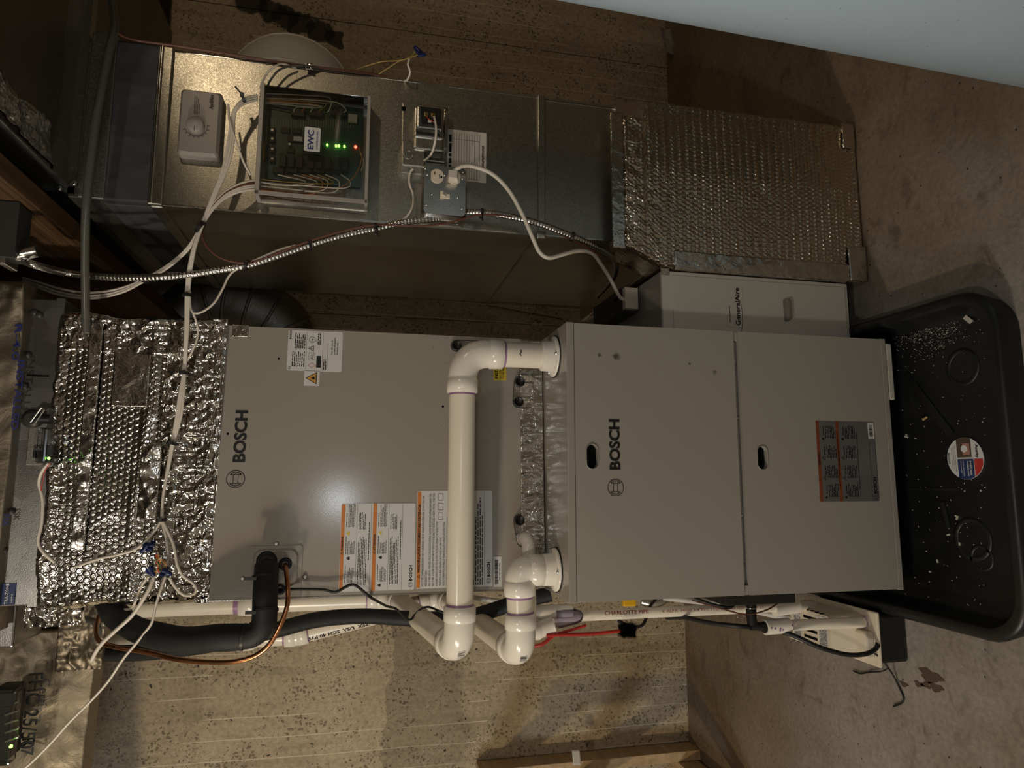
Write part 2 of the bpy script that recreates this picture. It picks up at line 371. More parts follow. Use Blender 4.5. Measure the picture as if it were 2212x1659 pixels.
mat('navy', (0.02, 0.035, 0.12), 0.4); mat('red_print', (0.5, 0.04, 0.03), 0.4); mat('skin_print', (0.42, 0.22, 0.16), 0.4); mat('brown_print', (0.09, 0.06, 0.045), 0.4); mat('white_print', (0.7, 0.7, 0.7), 0.4)
mat('mesh_white', (0.62, 0.60, 0.56), 0.55); mat('debris_pale', (0.5, 0.47, 0.4), 0.7); mat('debris_wood', (0.5, 0.33, 0.14), 0.7)
M, nt, b = mat('pan_plastic', (0.010, 0.0105, 0.0105), 0.42); p1 = pos(nt)
nt.links.new(ramp(nt, noise(nt, p1, 12, 5), [(0.4, 0.34), (0.7, 0.55)]), b.inputs['Roughness'])
c = mix(nt, (0.010, 0.0105, 0.0105), (0.05, 0.055, 0.055), ramp(nt, noise(nt, pos(nt, (3, 9, 3)), 3, 6, 0.7), [(0.62, 0), (0.8, 0.5)])); nt.links.new(c, b.inputs['Base Color'])
M, nt, b = mat('tank_jacket', (0.5, 0.58, 0.64), 0.42); p1 = pos(nt)
c = mix(nt, (0.48, 0.61, 0.74), (0.55, 0.68, 0.80), noise(nt, p1, 6, 4)); c = mix(nt, c, (0.08, 0.08, 0.08), math_(nt, 'MULTIPLY', math_(nt, 'LESS_THAN', voro(nt, pos(nt, (1, 1, 3)), 24), 0.06), 0.7)); nt.links.new(c, b.inputs['Base Color'])
M, nt, b = mat('lumber', (0.42, 0.29, 0.16), 0.65); p1 = pos(nt, (30, 3, 30)); c = ramp(nt, noise(nt, p1, 1.5, 5, 0.6, 0.5), [(0.3, (0.40, 0.27, 0.14)), (0.7, (0.58, 0.42, 0.25))]); nt.links.new(c, b.inputs['Base Color'])
M, nt, b = mat('joist_wood', (0.2, 0.11, 0.045), 0.6); c = ramp(nt, noise(nt, pos(nt, (9, 0.7, 34)), 2.2, 6, 0.65, 0.4), [(0.3, (0.022, 0.010, 0.004)), (0.52, (0.085, 0.042, 0.016)), (0.7, (0.14, 0.075, 0.03))]); nt.links.new(c, b.inputs['Base Color'])
M, nt, b = mat('canvas', (0.055, 0.055, 0.06), 0.7); bump(nt, b, noise(nt, pos(nt), 40, 4), 0.3, 0.004)
mat('ceiling_board', (0.03, 0.024, 0.016), 0.9); mat('room_wall', (0.24, 0.21, 0.165), 0.9)
def clear(name, col, rough, alpha):
    M = bpy.data.materials.new(name); M.use_nodes = True; nt = M.node_tree; N = nt.nodes; N.remove(N['Principled BSDF'])
    t = nn(nt, 'ShaderNodeBsdfTransparent'); t.inputs[0].default_value = (*col, 1); g = nn(nt, 'ShaderNodeBsdfGlossy'); g.inputs['Roughness'].default_value = rough
    fr = nn(nt, 'ShaderNodeFresnel'); fr.inputs[0].default_value = 1.45; mx = nn(nt, 'ShaderNodeMixShader')
    nt.links.new(math_(nt, 'ADD', fr.outputs[0], alpha), mx.inputs[0]); nt.links.new(t.outputs[0], mx.inputs[1]); nt.links.new(g.outputs[0], mx.inputs[2])
    nt.links.new(mx.outputs[0], N['Material Output'].inputs[0]); MAT[name] = M
clear('clear_cover', (0.90, 0.90, 0.88), 0.06, 0.03); clear('clear_trap', (0.66, 0.64, 0.78), 0.12, 0.10); clear('clear_film', (0.8, 0.8, 0.8), 0.15, 0.12)
def glow(name, col, s):
    M = bpy.data.materials.new(name); M.use_nodes = True; b = M.node_tree.nodes['Principled BSDF']; b.inputs['Base Color'].default_value = (*col, 1)
    b.inputs['Emission Color'].default_value = (*col, 1); b.inputs['Emission Strength'].default_value = s; MAT[name] = M
glow('led_green', (0.25, 1.0, 0.08), 9); glow('led_red', (1.0, 0.05, 0.03), 14)
# ================================================================== the setting
def struct(mb, name, mt, parent=None):
    o = mb.build(name, mt, parent)
    if parent is None: o['kind'] = 'structure'
    return o
WY = 1.30
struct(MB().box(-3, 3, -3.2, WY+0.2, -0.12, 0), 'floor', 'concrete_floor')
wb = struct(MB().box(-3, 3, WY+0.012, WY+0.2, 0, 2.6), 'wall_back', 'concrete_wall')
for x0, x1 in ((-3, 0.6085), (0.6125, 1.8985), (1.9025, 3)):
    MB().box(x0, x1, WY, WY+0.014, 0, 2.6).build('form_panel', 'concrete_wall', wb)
for px, py, r in ((857, 42, .016), (857, 78, .012), (1160, 108, .02), (1160, 85, .012), (817, 1358, .017), (838, 662, .014), (843, 704, .016), (838, 683, .03), (1160, 706, .03), (1163, 690, .016), (1390, 140, .018), (862, 70, .01)):
    c = at(px, py, Y=WY)
    MB().ring(c, (0, -1, 0), [(0, r), (0.004, r*0.97), (0.004, r*0.72), (0.001, r*0.66)], 18).build('form_tie_mark', 'concrete_wall', wb)
struct(MB().box(-3.2, -3, -3.2, WY+0.2, 0, 2.6), 'wall_left', 'room_wall')
struct(MB().box(3, 3.2, -3.2, WY+0.2, 0, 2.6), 'wall_right', 'room_wall')
struct(MB().box(-3.2, 3.2, -3.4, -3.2, 0, 2.6), 'wall_front', 'room_wall')
struct(MB().box(-3.2, 3.2, -3.4, WY+0.2, 2.6, 2.7), 'ceiling', 'ceiling_board')
# wall colour: a hanging cable's shadow painted in, then a damp stain band
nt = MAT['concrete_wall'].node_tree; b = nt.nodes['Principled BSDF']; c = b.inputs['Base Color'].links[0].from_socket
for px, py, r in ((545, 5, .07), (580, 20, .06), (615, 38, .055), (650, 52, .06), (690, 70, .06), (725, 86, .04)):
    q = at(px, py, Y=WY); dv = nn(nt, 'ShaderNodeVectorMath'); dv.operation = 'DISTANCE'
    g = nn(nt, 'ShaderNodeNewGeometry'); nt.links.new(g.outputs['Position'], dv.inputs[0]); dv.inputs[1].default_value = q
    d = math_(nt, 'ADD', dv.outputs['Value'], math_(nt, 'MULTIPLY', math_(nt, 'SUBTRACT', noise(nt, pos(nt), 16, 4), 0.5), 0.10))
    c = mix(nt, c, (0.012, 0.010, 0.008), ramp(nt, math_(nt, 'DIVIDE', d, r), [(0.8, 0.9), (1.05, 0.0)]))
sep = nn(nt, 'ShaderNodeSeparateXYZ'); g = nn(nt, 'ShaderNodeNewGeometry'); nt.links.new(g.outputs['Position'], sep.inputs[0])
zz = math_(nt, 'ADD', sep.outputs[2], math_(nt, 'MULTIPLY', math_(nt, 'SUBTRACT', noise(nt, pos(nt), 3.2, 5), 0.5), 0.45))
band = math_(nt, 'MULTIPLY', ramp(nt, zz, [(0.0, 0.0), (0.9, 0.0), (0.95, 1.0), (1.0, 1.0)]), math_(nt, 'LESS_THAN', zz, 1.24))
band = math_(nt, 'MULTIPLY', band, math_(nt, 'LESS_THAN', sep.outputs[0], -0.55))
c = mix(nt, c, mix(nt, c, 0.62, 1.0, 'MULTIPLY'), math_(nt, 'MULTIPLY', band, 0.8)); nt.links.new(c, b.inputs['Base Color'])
# ================================================================== furnace
FB = 0.07; FT = 0.924; HW = 0.311
fur = thing('furnace', 'grey-beige gas furnace with two doors standing in the black drain pan', 'furnace', (0, 0.37, FB))
def emblem(o, ux, uy, r, parent, mt='ink', wd=None):
    """ring with an armature mark"""
    wd = wd or r*0.075; k = MB()
    k.stroke(circ(0, 0, r, 32), o, ux, uy, wd, True)
    a = r*0.52
    for s in (-1, 1):
        arc = [(s*r*0.80*math.cos(t), r*0.80*math.sin(t)) for t in np.linspace(-0.86, 0.86, 12)]
        arc = [(s*a, -r*0.62)]+[(x, y) for x, y in arc]+[(s*a, r*0.62)]
        k.stroke(arc, o, ux, uy, wd, True)
        k.stroke([(-a, s*r*0.27), (a, s*r*0.27)], o, ux, uy, wd)
    return k.build('emblem', mt, parent)
MB().box(-HW, HW, 0.014, 0.74, FB, FT-0.001).build('cabinet', 'cabinet_paint', fur)
MB().bbox(-HW-0.001, HW+0.001, -0.010, 0.05, FT-0.018, FT, 0.002).build('top_rail', 'cabinet_paint', fur)
MB().bbox(-HW-0.001, HW+0.001, -0.008, 0.02, FB, FB+0.016, 0.002).build('base_rail', 'cabinet_paint', fur)
ZG0, ZG1 = 0.4885, 0.5015
def door(z0, z1, hz):
    me = plate(rrect(-HW+0.001, HW-0.001, z0, z1, 0.002), [stadium(0.0055, hz, 0.054, 0.0255)], (0, -0.008, 0), XH, ZH, (0, 0.018, 0))
    d = link(me, 'door', 'door_paint', fur)
    MB().prism(stadium(0.0055, hz, 0.064, 0.036), (0, 0.004, 0), XH, ZH, (0, 0.03, 0)).build('handle_cavity', 'black_deep', d)
    k = MB(); n = 40; R = [stadium(0.0055, hz, 0.054*s+e, 0.0255*s+e) for s, e in ((1, 0.0045), (1, 0.0035), (1, 0.0012), (1, 0.0004))]
    Y = (-0.008, -0.0098, -0.0098, -0.0082); P = [(x, y, z) for L, y in zip(R, Y) for x, z in L]
    k.add(P, [(i*n+j, i*n+(j+1) % n, (i+1)*n+(j+1) % n, (i+1)*n+j) for i in range(3) for j in range(n)], True).build('handle_rim', 'grey_plastic', d)
    return d
d1 = door(ZG1, FT-0.019, 0.8655); d2 = door(FB+0.017, ZG0, 0.4385)
text('BOSCH', (-0.0255, -0.0085, 0.8005), XH, ZH, 0.0345, 'ink', d1, bold=0.02, width=0.114)
emblem((-0.064, -0.0085, 0.8115), XH, ZH, 0.0185, d1)
# groove between the doors: channel strip with slots and screws
MB().box(-HW+0.002, HW-0.002, 0.006, 0.014, ZG0-0.004, ZG1+0.004).build('groove_strip', 'dull_galvanised', fur)
for x0, x1 in ((0.285, 0.24), (0.235, 0.105), (0.095, -0.125), (-0.135, -0.285)):
    MB().bbox(min(x0, x1), max(x0, x1), 0.001, 0.007, ZG0+0.003, ZG1-0.003, 0.001).build('groove_cover', 'grey_plastic', fur)
for x in (0.238, 0.1, -0.13, -0.24):
    MB().ring((x, 0.006, 0.495), (0, -1, 0), [(0, .004), (.004, .004), (.005, .0025)], 10).build('screw', 'screw', fur)
for x in (-HW+0.012, HW-0.012):
    MB().bbox(x-0.011, x+0.011, -0.004, 0.012, ZG0, ZG1, 0.001).build('hinge_clip', 'cabinet_paint', fur)
MB().bbox(0.155, 0.300, -0.007, 0.06, 0.052, FB-0.001, 0.003).build('support_block', 'debris_pale', fur)
MB().box(-0.29, 0.30, 0.03, 0.72, 0.008, FB-0.0005).build('base_block', 'black_deep', fur)
# --- fine print generator: rows of short dashes that stand for unreadable small lettering
def fine(o, ux, uy, x0, x1, y0, y1, rows, fill=0.6, seed=1, ragged=0.3, k=None):
    k = k or MB(); rnd = random.Random(seed); dy = (y1-y0)/rows
    for i in range(rows):
        y = y1-(i+0.5)*dy; x = x0; xe = x1-(x1-x0)*ragged*rnd.random()*(1 if rnd.random() < .6 else .1)
        while x < xe:
            wl = dy*(0.8+2.6*rnd.random()); e = min(x+wl, xe)
            k.rect(x, e, y-dy*fill/2, y+dy*fill/2, o, ux, uy); x = e+dy*0.45
    return k
def flame(k, cx, cy, r, o, ux, uy):
    k.add([Vector(o)+Vector(ux)*(cx+a*r)+Vector(uy)*(cy+b_*r)+Vector(ux).cross(Vector(uy))*0.0003 for a, b_ in ((-.5, -.8), (.5, -.8), (.75, -.2), (.35, .2), (.3, .6), (0, 1), (-.1, .4), (-.45, .3), (-.75, -.2))], [tuple(range(9))])
def tri(k, cx, cy, r, o, ux, uy): k.stroke([(cx-r*.87, cy-r*.5), (cx+r*.87, cy-r*.5), (cx, cy+r)], o, ux, uy, r*0.16, True); k.rect(cx-r*.07, cx+r*.07, cy-r*.25, cy+r*.4, o, ux, uy)
# silver label on the lower door
lab = MB().prism(rrect(-0.0985, 0.0965, 0.122, 0.289, 0.004), (0, -0.0081, 0), XH, ZH, (0, -0.0004, 0)).build('warning_label', 'silver_label', d2, fix=True)
LO = Vector((0, -0.0086, 0)); zt = 0.2885
for i, zb_ in enumerate((0.2805, 0.2255)):
    MB().rect(-0.098, 0.096, zb_, zb_+0.0085, LO, XH, ZH).build('colour_band', 'rust_band', lab)
    text(('WARNING', 'ATTENTION')[i], LO+Vector((-0.012, -0.0003, zb_+0.0018)), XH, ZH, 0.0065, 'ink', lab, bold=0.015)
    k = MB(); b0 = zb_-0.003
    for j, xx in enumerate((-0.092, -0.046, 0.002, 0.05)):
        fine(LO, XH, ZH, xx+0.004, xx+0.036, b0-0.043, b0-0.013, 7, 0.5, 3+j+i*5, 0.35, k); fine(LO, XH, ZH, xx+0.012, xx+0.034, b0-0.011, b0-0.007, 1, 0.6, 9+j, 0.1, k)
        if j in (1, 2): tri(k, xx+0.004, b0-0.006, 0.0055, LO, XH, ZH)
        else: flame(k, xx+0.003, b0-0.006, 0.004, LO, XH, ZH)
    fine(LO, XH, ZH, -0.07, 0.075, b0-0.0485, b0-0.0455, 1, 0.6, 77+i, 0.05, k); k.build('fine_print', 'ink', lab)
text('BOSCH', LO+Vector((-0.081, 0, 0.1275)), XH, ZH, 0.0125, 'ink', lab, bold=0.02); emblem(LO+Vector((-0.0895, 0, 0.132)), XH, ZH, 0.0055, lab)
MB().stroke(rrect(-0.0965, 0.045, 0.124, 0.141, 0.003), LO, XH, ZH, 0.0006, True).build('rule', 'ink', lab)
MB().rect(0.055, 0.094, 0.1245, 0.142, LO, XH, ZH).build('serial_tag', 'sticker', lab)
k = MB(); rnd = random.Random(5); x = 0.060
while x < 0.089: wd = rnd.choice((.0005, .001, .0015)); k.rect(x, x+wd, 0.1285, 0.1385, LO, XH, ZH, 0.0006); x += wd+rnd.choice((.0006, .001))
k.build('barcode', 'ink', lab)
# ================================================================== evaporator coil cabinet (turned slightly)
CY = 0.0451; CO = Vector((0, 0.1905, 0)); CX = Vector((math.cos(CY), math.sin(CY), 0)); CN = Vector((math.sin(CY), -math.cos(CY), 0))
CXF = Matrix.Translation(CO) @ Matrix.Rotation(CY, 4, 'Z')
ZB, ZT = 0.962, 1.688
def con(px, py):
    """pixel -> (x,z) on the coil front"""
    d = RT*((1659-py-829.5)/FPX) + FW - UP*((px-1106)/FPX); t = (CO-CAM).dot(CN)/d.dot(CN); p = CAM+d*t
    return (p-CO).dot(CX), p.z
def cpt(x, z, out=0.0): return CO+CX*x+CN*out+Vector((0, 0, z))
coil = thing('coil_cabinet', 'grey-beige cased cooling coil cabinet with white stickers above the furnace', 'coil cabinet', (0, 0.45, FT))
MB().box(-0.309, 0.309, 0.012, 0.53, FT+0.001, ZT).build('casing', 'cabinet_paint', coil, xf=CXF)
MB().bbox(-HW, HW, 0, 0.014, ZB+0.012, ZT, 0.0015).build('front_panel', 'cabinet_paint', coil, xf=CXF)
for s in (-1, 1): MB().box(s*0.3105-0.0012, s*0.3105+0.0012, -0.001, 0.012, ZB+0.012, ZT).build('edge_flange', 'bright_steel' if s < 0 else 'cabinet_paint', coil, xf=CXF)
# foil tape along the joint of coil and furnace
hf = lambda u, v: 0.004*crumple(u*1.6, v*0.7, 30, 3)+0.002*ridged(u*4, v, 25, 6)
tp = sheet(cpt(-0.308, FT+0.002, 0.002), CX, ZH, 0.615, 0.058, 320, 30, hf, 0.002).build('foil_joint_tape', 'foil_tape', coil)
hf = lambda u, v: 0.0025*crumple(u, v, 60, 13)
sheet(cpt(*con(536, 728), 0.0006), CX, ZH, 0.028, 0.036, 24, 30, hf, 0.001).build('foil_patch', 'foil_tape', coil)
text('BOSCH', cpt(*con(528, 1000), 0.0004), CX, ZH, 0.036, 'ink', coil, bold=0.02, width=0.119)
emblem(cpt(*con(509, 1035), 0.0004), CX, ZH, 0.0195, coil)
MB().ring(cpt(*con(602, 775)), CN, [(0, .0025), (.0006, .0025)], 10).build('screw_hole', 'black_deep', coil)
for px, py, r in ((957, 878, .003), (492, 937, .003)): MB().ring(cpt(*con(px, py)), CN, [(0, r), (.0006, r*.8)], 8).build('screw_hole', 'black_deep', coil)
k = MB(); rnd = random.Random(3)
for _ in range(46):
    px, py = rnd.uniform(860, 1110), rnd.uniform(740, 1040); k.ring(cpt(*con(px, py), 0), CN, [(0, .0012), (.0008, .0007)], 5)
k.build('paint_nibs', 'screw', coil)
# ---- drain ports: oval plates with black plugs
def port(pa, pb, plugs):
    a = Vector(con(*pa)); c2 = Vector(con(*pb)); d = c2-a; L = d.length; d.normalize(); q = Vector((-d.y, d.x)); r = 0.0145
    out = []
    for cc, s in ((c2, 1), (a, -1)):
        for t in np.linspace(-90, 90, 9):
            th = math.radians(t); v = d*(s*math.cos(th))+q*(s*math.sin(th)); out.append(cc+v*r)
    pl = MB().prism([(v.x, v.y) for v in out], CO+CN*0.0005, CX, ZH, CN*0.003).build('drain_port', 'bright_steel', coil, fix=True)
    MB().stroke([(v.x, v.y) for v in out], CO+CN*0.0036, CX, ZH, 0.0016, True).build('gasket', 'black_rubber', pl)
    for cc in [a, c2][:plugs]:
        k = MB().ring(cpt(cc.x, cc.y, 0.003), CN, [(0, .0125), (.008, .0125), (.009, .011), (.004, .0105), (.004, .0)], 22, cap1=False)
        k.obox(cpt(cc.x, cc.y, 0.0075), CX, CN, ZH, .0085, .0015, .0012).build('plug', 'black_plastic', pl)
    return pl
port((986, 748), (1031, 748), 2); port((1122, 826), (1119, 869), 2); dpC = port((1121, 1124), (1128, 1168), 1)
# ---- access plate for the refrigerant lines
x0, z1 = con(540, 1292); x1, z1 = con(536, 1180); _, z0 = con(652, 1235); _, z1 = con(537, 1235)
acc = MB().prism([(x0, z0), (x1-0.004, z0), (x1, z0+0.004), (x1, z1-0.004), (x1-0.004, z1), (x0, z1)], CO+CN*0.0003, CX, ZH, CN*0.002).build('access_plate', 'cabinet_paint', coil, fix=True)
pk = MB(); L1 = rrect(x0+.02, x1-.006, z0+.008, z1-.008, .02, 6); L2 = rrect(x0+.024, x1-.010, z0+.012, z1-.012, .017, 6); n = len(L1)
P = [cpt(x, z, .0024) for x, z in L1]+[cpt(x, z, .007) for x, z in L2]
pk.add(P, [(i, (i+1) % n, n+(i+1) % n, n+i) for i in range(n)]+[tuple(range(n, 2*n))], False).build('embossed_pad', 'cabinet_paint', acc)
for px, py in ((597, 1175), (524, 1250), (659, 1246)):
    q = cpt(*con(px, py), 0.001); k = MB().ring(q, CN, [(0, .0048), (.0022, .0048), (.004, .003)], 12)
    k.obox(q+CN*.004, CX, CN, ZH, .003, .0005, .0006); k.build('screw', 'screw', acc)
for (px, py, ro, ri) in ((577, 1212, .0225, .016), (617, 1218, .0145, .0065), (606, 1273, .0115, .004)):
    q = cpt(*con(px, py), 0.006)
    MB().ring(q, CN, [(-.006, ro), (.002, ro), (.004, ro*.8), (.004, ri), (-.003, ri)], 24).build('grommet', 'black_rubber', acc)
# ---- stickers
def sticker(name, c0, c1, mt='sticker', r=0.004, out=0.0006):
    (xa, za), (xb, zb_) = con(*c0), con(*c1); x0, x1, z0, z1 = min(xa, xb), max(xa, xb), min(za, zb_), max(za, zb_)
    o = MB().prism(rrect(x0, x1, z0, z1, r), CO+CN*0.0002, CX, ZH, CN*out).build(name, mt, coil, fix=True)
    return o, CO+CN*(0.0003+out), x0, x1, z0, z1
s, O, x0, x1, z0, z1 = sticker('rating_label', (619, 800), (741, 718)); W_ = x1-x0; H_ = z1-z0
text('BOSCH', O+CX*(x1-0.0225)+ZH*(z1-0.0075), CX, ZH, 0.0065, 'ink', s, bold=.02); emblem(O+CX*(x0+.006)+ZH*(z1-.006), CX, ZH, .0035, s)
k = MB(); fine(O, CX, ZH, x0+.01, x0+W_*.48, z1-H_*.32, z1-H_*.08, 7, .5, 1, .3, k); fine(O, CX, ZH, x0+W_*.55, x1-.004, z1-H_*.32, z1-H_*.12, 6, .5, 2, .3, k)
k.stroke([(x0+.003, z1-H_*.34), (x1-.003, z1-H_*.34)], O, CX, ZH, .0005); k.stroke([(x0+.003, z0+H_*.36), (x1-.003, z0+H_*.36)], O, CX, ZH, .0005); k.stroke([(x0+.003, z0+H_*.27), (x1-.03, z0+H_*.27)], O, CX, ZH, .0005)
fine(O, CX, ZH, x0+.004, x0+.03, z0+H_*.28, z0+H_*.35, 2, .5, 3, .2, k); tri(k, x0+W_*.56, z0+H_*.56, .0075, O, CX, ZH)
k.stroke(rrect(x0+W_*.27, x0+W_*.45, z0+H_*.5, z0+H_*.61, .001), O, CX, ZH, .0006, True); k.stroke(circ(x0+W_*.78, z0+H_*.56, .007, 20), O, CX, ZH, .0008, True); fine(O, CX, ZH, x0+W_*.66, x1-.004, z0+H_*.40, z0+H_*.47, 2, .5, 4, .3, k); k.build('fine_print', 'ink', s)
text('A2L', O+CX*(x0+W_*.285)+ZH*(z0+H_*.525), CX, ZH, .009, 'ink', s); text('UL', O+CX*(x0+W_*.735)+ZH*(z0+H_*.54), CX, ZH, .0065, 'ink', s, bold=.01); text('LISTED', O+CX*(x0+W_*.70)+ZH*(z0+H_*.475), CX, ZH, .003, 'ink', s)
MB().stroke([(x0+W_*.14, z0+H_*.48), (x0+W_*.20, z0+H_*.55), (x0+W_*.14, z0+H_*.62), (x0+W_*.08, z0+H_*.55)], O, CX, ZH, .0007, True).build('flame_diamond', 'red_print', s)
MB().rect(x0+W_*.09, x0+W_*.38, z0+H_*.385, z0+H_*.47, O, CX, ZH).build('black_logo', 'ink', s)
for i, tt in enumerate(('Scan QR code for', 'product information,', 'literature, and')): text(tt, O+CX*(x0+W_*.42)+ZH*(z0+H_*.18-i*.0062), CX, ZH, .0052, 'ink', s, bold=.01)
s, O, x0, x1, z0, z1 = sticker('flammable_sign', (656, 833), (691, 801), r=.001)
cx_, cz_ = (x0+x1)/2, (z0+z1)/2-.002
MB().prism([(cx_-.0148, cz_-.0095), (cx_+.0148, cz_-.0095), (cx_, cz_+.0165)], O, CX, ZH, CN*.0002).build('triangle_border', 'ink', s, fix=True)
MB().prism([(cx_-.0120, cz_-.0078), (cx_+.0120, cz_-.0078), (cx_, cz_+.0132)], O+CN*.0002, CX, ZH, CN*.0002).build('triangle', 'amber', s, fix=True)
k = MB(); O2 = O+CN*.0004; flame(k, cx_, cz_-.0005, .0052, O2, CX, ZH); k.rect(cx_-.006, cx_+.006, cz_-.0068, cz_-.0056, O2, CX, ZH); k.build('flame', 'ink', s)
# two-part warning sticker
s, O, x0, x1, z0, z1 = sticker('warning_label', (731, 1279), (898, 1087)); W_ = x1-x0; H_ = z1-z0; Rr = random.Random(2)
for i, fr in enumerate((1.0, .575)):
    zt_ = z0+H_*fr; MB().rect(x0+(.002 if i == 0 else 0), x1-(.002 if i == 0 else 0), zt_-.0085, zt_-(.0008 if i == 0 else 0), O, CX, ZH).build('colour_band', 'orange_band', s)
    text(('WARNING', 'ATTENTION')[i], O+CX*((x0+x1)/2-.008)+ZH*(zt_-.0065)+CN*.0003, CX, ZH, .0065, 'ink', s, bold=.02); k = MB(); tri(k, (x0+x1)/2-.013, zt_-.005, .0035, O+CN*.0003, CX, ZH)
    b0 = zt_-.0085
    for j, f0 in enumerate((.10, .42, .73)):
        xx = x0+W_*f0; fine(O, CX, ZH, xx, xx+W_*.2, b0-.006, b0-.0035, 1, .6, 20+j, .2, k); fine(O, CX, ZH, xx, xx+W_*(.17, .15, .27)[j], b0-.024, b0-.008, 6, .45, 30+j+i*7, .25, k)
    flame(k, x0+W_*.06, b0-.009, .0045, O, CX, ZH); flame(k, x0+W_*.375, b0-.010, .005, O, CX, ZH)
    MB().prism([(x0+W_*.63, b0-.012), (x0+W_*.685, b0-.012), (x0+W_*.6575, b0-.0045)], O, CX, ZH, CN*.0002).build('caution_triangle', 'yellow_sticker', s, fix=True)
    k.stroke([(x0+.001, b0-.028), (x1-.001, b0-.028)], O, CX, ZH, .0005); fine(O, CX, ZH, x0+W_*.07, x0+W_*.62, b0-.052, b0-.031, 6, .45, 50+i, .2, k); fine(O, CX, ZH, x0+W_*.7, x0+W_*.9, b0-.048, b0-.031, 5, .45, 60+i, .3, k)
    fine(O, CX, ZH, x0+W_*.35, x0+W_*.8, b0-.0575, b0-.0545, 1, .6, 70+i, .05, k); k.stroke([(x0+.001, b0-.060), (x1-.001, b0-.060)], O, CX, ZH, .0005); k.build('fine_print', 'ink', s)
text('BOSCH', O+CX*(x0+.019)+ZH*(z0+.0055), CX, ZH, .011, 'ink', s, bold=.02); emblem(O+CX*(x0+.011)+ZH*(z0+.0095), CX, ZH, .0055, s)
# flammable refrigerant sticker (readable lines)
s, O, x0, x1, z0, z1 = sticker('refrigerant_label', (898, 1272), (1063, 1060)); W_ = x1-x0; H_ = z1-z0
MB().rect(x0+.002, x1-.002, z1-.0095, z1-.001, O, CX, ZH).build('colour_band', 'orange_band', s)
text('WARNING/AVERTISSEMENT/ADVERTENCIA', O+CX*(x0+W_*.16)+ZH*(z1-.0085)+CN*.0003, CX, ZH, .0085, 'ink', s, bold=.015, width=W_*.70)
k = MB(); tri(k, x0+W_*.12, z1-.0062, .0042, O+CN*.0003, CX, ZH)
LN = (('RISK OF FIRE. FLAMMABLE REFRIGERANT USED. TO BE REPAIRED ONLY BY TRAINED SERVICE PERSONNEL. DO NOT PUNCTURE', .92), ('REFRIGERANT TUBING.', .16),
      ('RISK OF FIRE. DISPOSE OF PROPERLY IN ACCORDANCE WITH FEDERAL OR LOCAL REGULATIONS. FLAMMABLE REFRIGERANT USED.', .95),
      ('RISK OF FIRE - AUXILIARY DEVICES WHICH MAY BE IGNITION SOURCES SHALL NOT BE INSTALLED IN THE DUCTWORK, OTHER THAN', .95),
      ('AUXILIARY DEVICES LISTED FOR USE WITH THE SPECIFIC APPLIANCE. SEE INSTRUCTIONS.', .66), ('MINIMUM ROOM AREA (OPERATING OR STORAGE): 24 m\u00b2 AND 259 ft\u00b2.', .49),
      ('NOTE: FOR MINIMUM ROOM AREAS AT HIGHER INSTALLATION HEIGHTS, SEE INSTRUCTIONS.', .65), ('LEAK DETECTION SYSTEM INSTALLED. UNIT MUST BE POWERED EXCEPT FOR SERVICE', .70))
for i, (t_, f_) in enumerate(LN): text(t_, O+CX*(x0+.005)+ZH*(z1-.0175-i*.0083), CX, ZH, .0075, 'ink', s, width=W_*f_)
for i in range(3): k.stroke(rrect(x0+W_*(.70+.10*i), x0+W_*(.77+.10*i), z1-.062, z1-.050, .001), O, CX, ZH, .0008, True)
fine(O, CX, ZH, x0+.004, x1-.01, z0+.022, z0+.085, 12, .42, 91, .35, k); k.stroke([(x0+.002, z0+.0195), (x1-.002, z0+.0195)], O, CX, ZH, .0005); k.build('fine_print', 'ink', s)
text('BOSCH', O+CX*(x0+.022)+ZH*(z0+.0055), CX, ZH, .0105, 'ink', s, bold=.02); emblem(O+CX*(x0+.013)+ZH*(z0+.0095), CX, ZH, .0055, s)
s, O, x0, x1, z0, z1 = sticker('barcode_sticker', (1066, 1268), (1083, 1202), r=.0008); k = MB(); rnd = random.Random(8); x = x0+.006
while x < x1-.008: wd = rnd.choice((.0006, .001, .0018)); k.rect(x, x+wd, z0+.008, z1-.003, O, CX, ZH); x += wd+rnd.choice((.0007, .0012))
fine(O, CX, ZH, x0+.015, x1-.015, z0+.003, z0+.006, 1, .6, 5, .1, k); k.build('barcode', 'ink', s)
s, O, x0, x1, z0, z1 = sticker('install_sticker', (1066, 821), (1093, 765), 'yellow_sticker', r=.0008)
text('INSTALLER:', O+CX*(x0+.003)+ZH*(z1-.011), CX, ZH, .011, 'ink', s, bold=.02); text('ALL DRAIN PLUGS', O+CX*(x0+.003)+ZH*(z1-.0195), CX, ZH, .007, 'ink', s); text('TO BE HAND TIGHT', O+CX*(x0+.003)+ZH*(z1-.0275), CX, ZH, .007, 'ink', s)
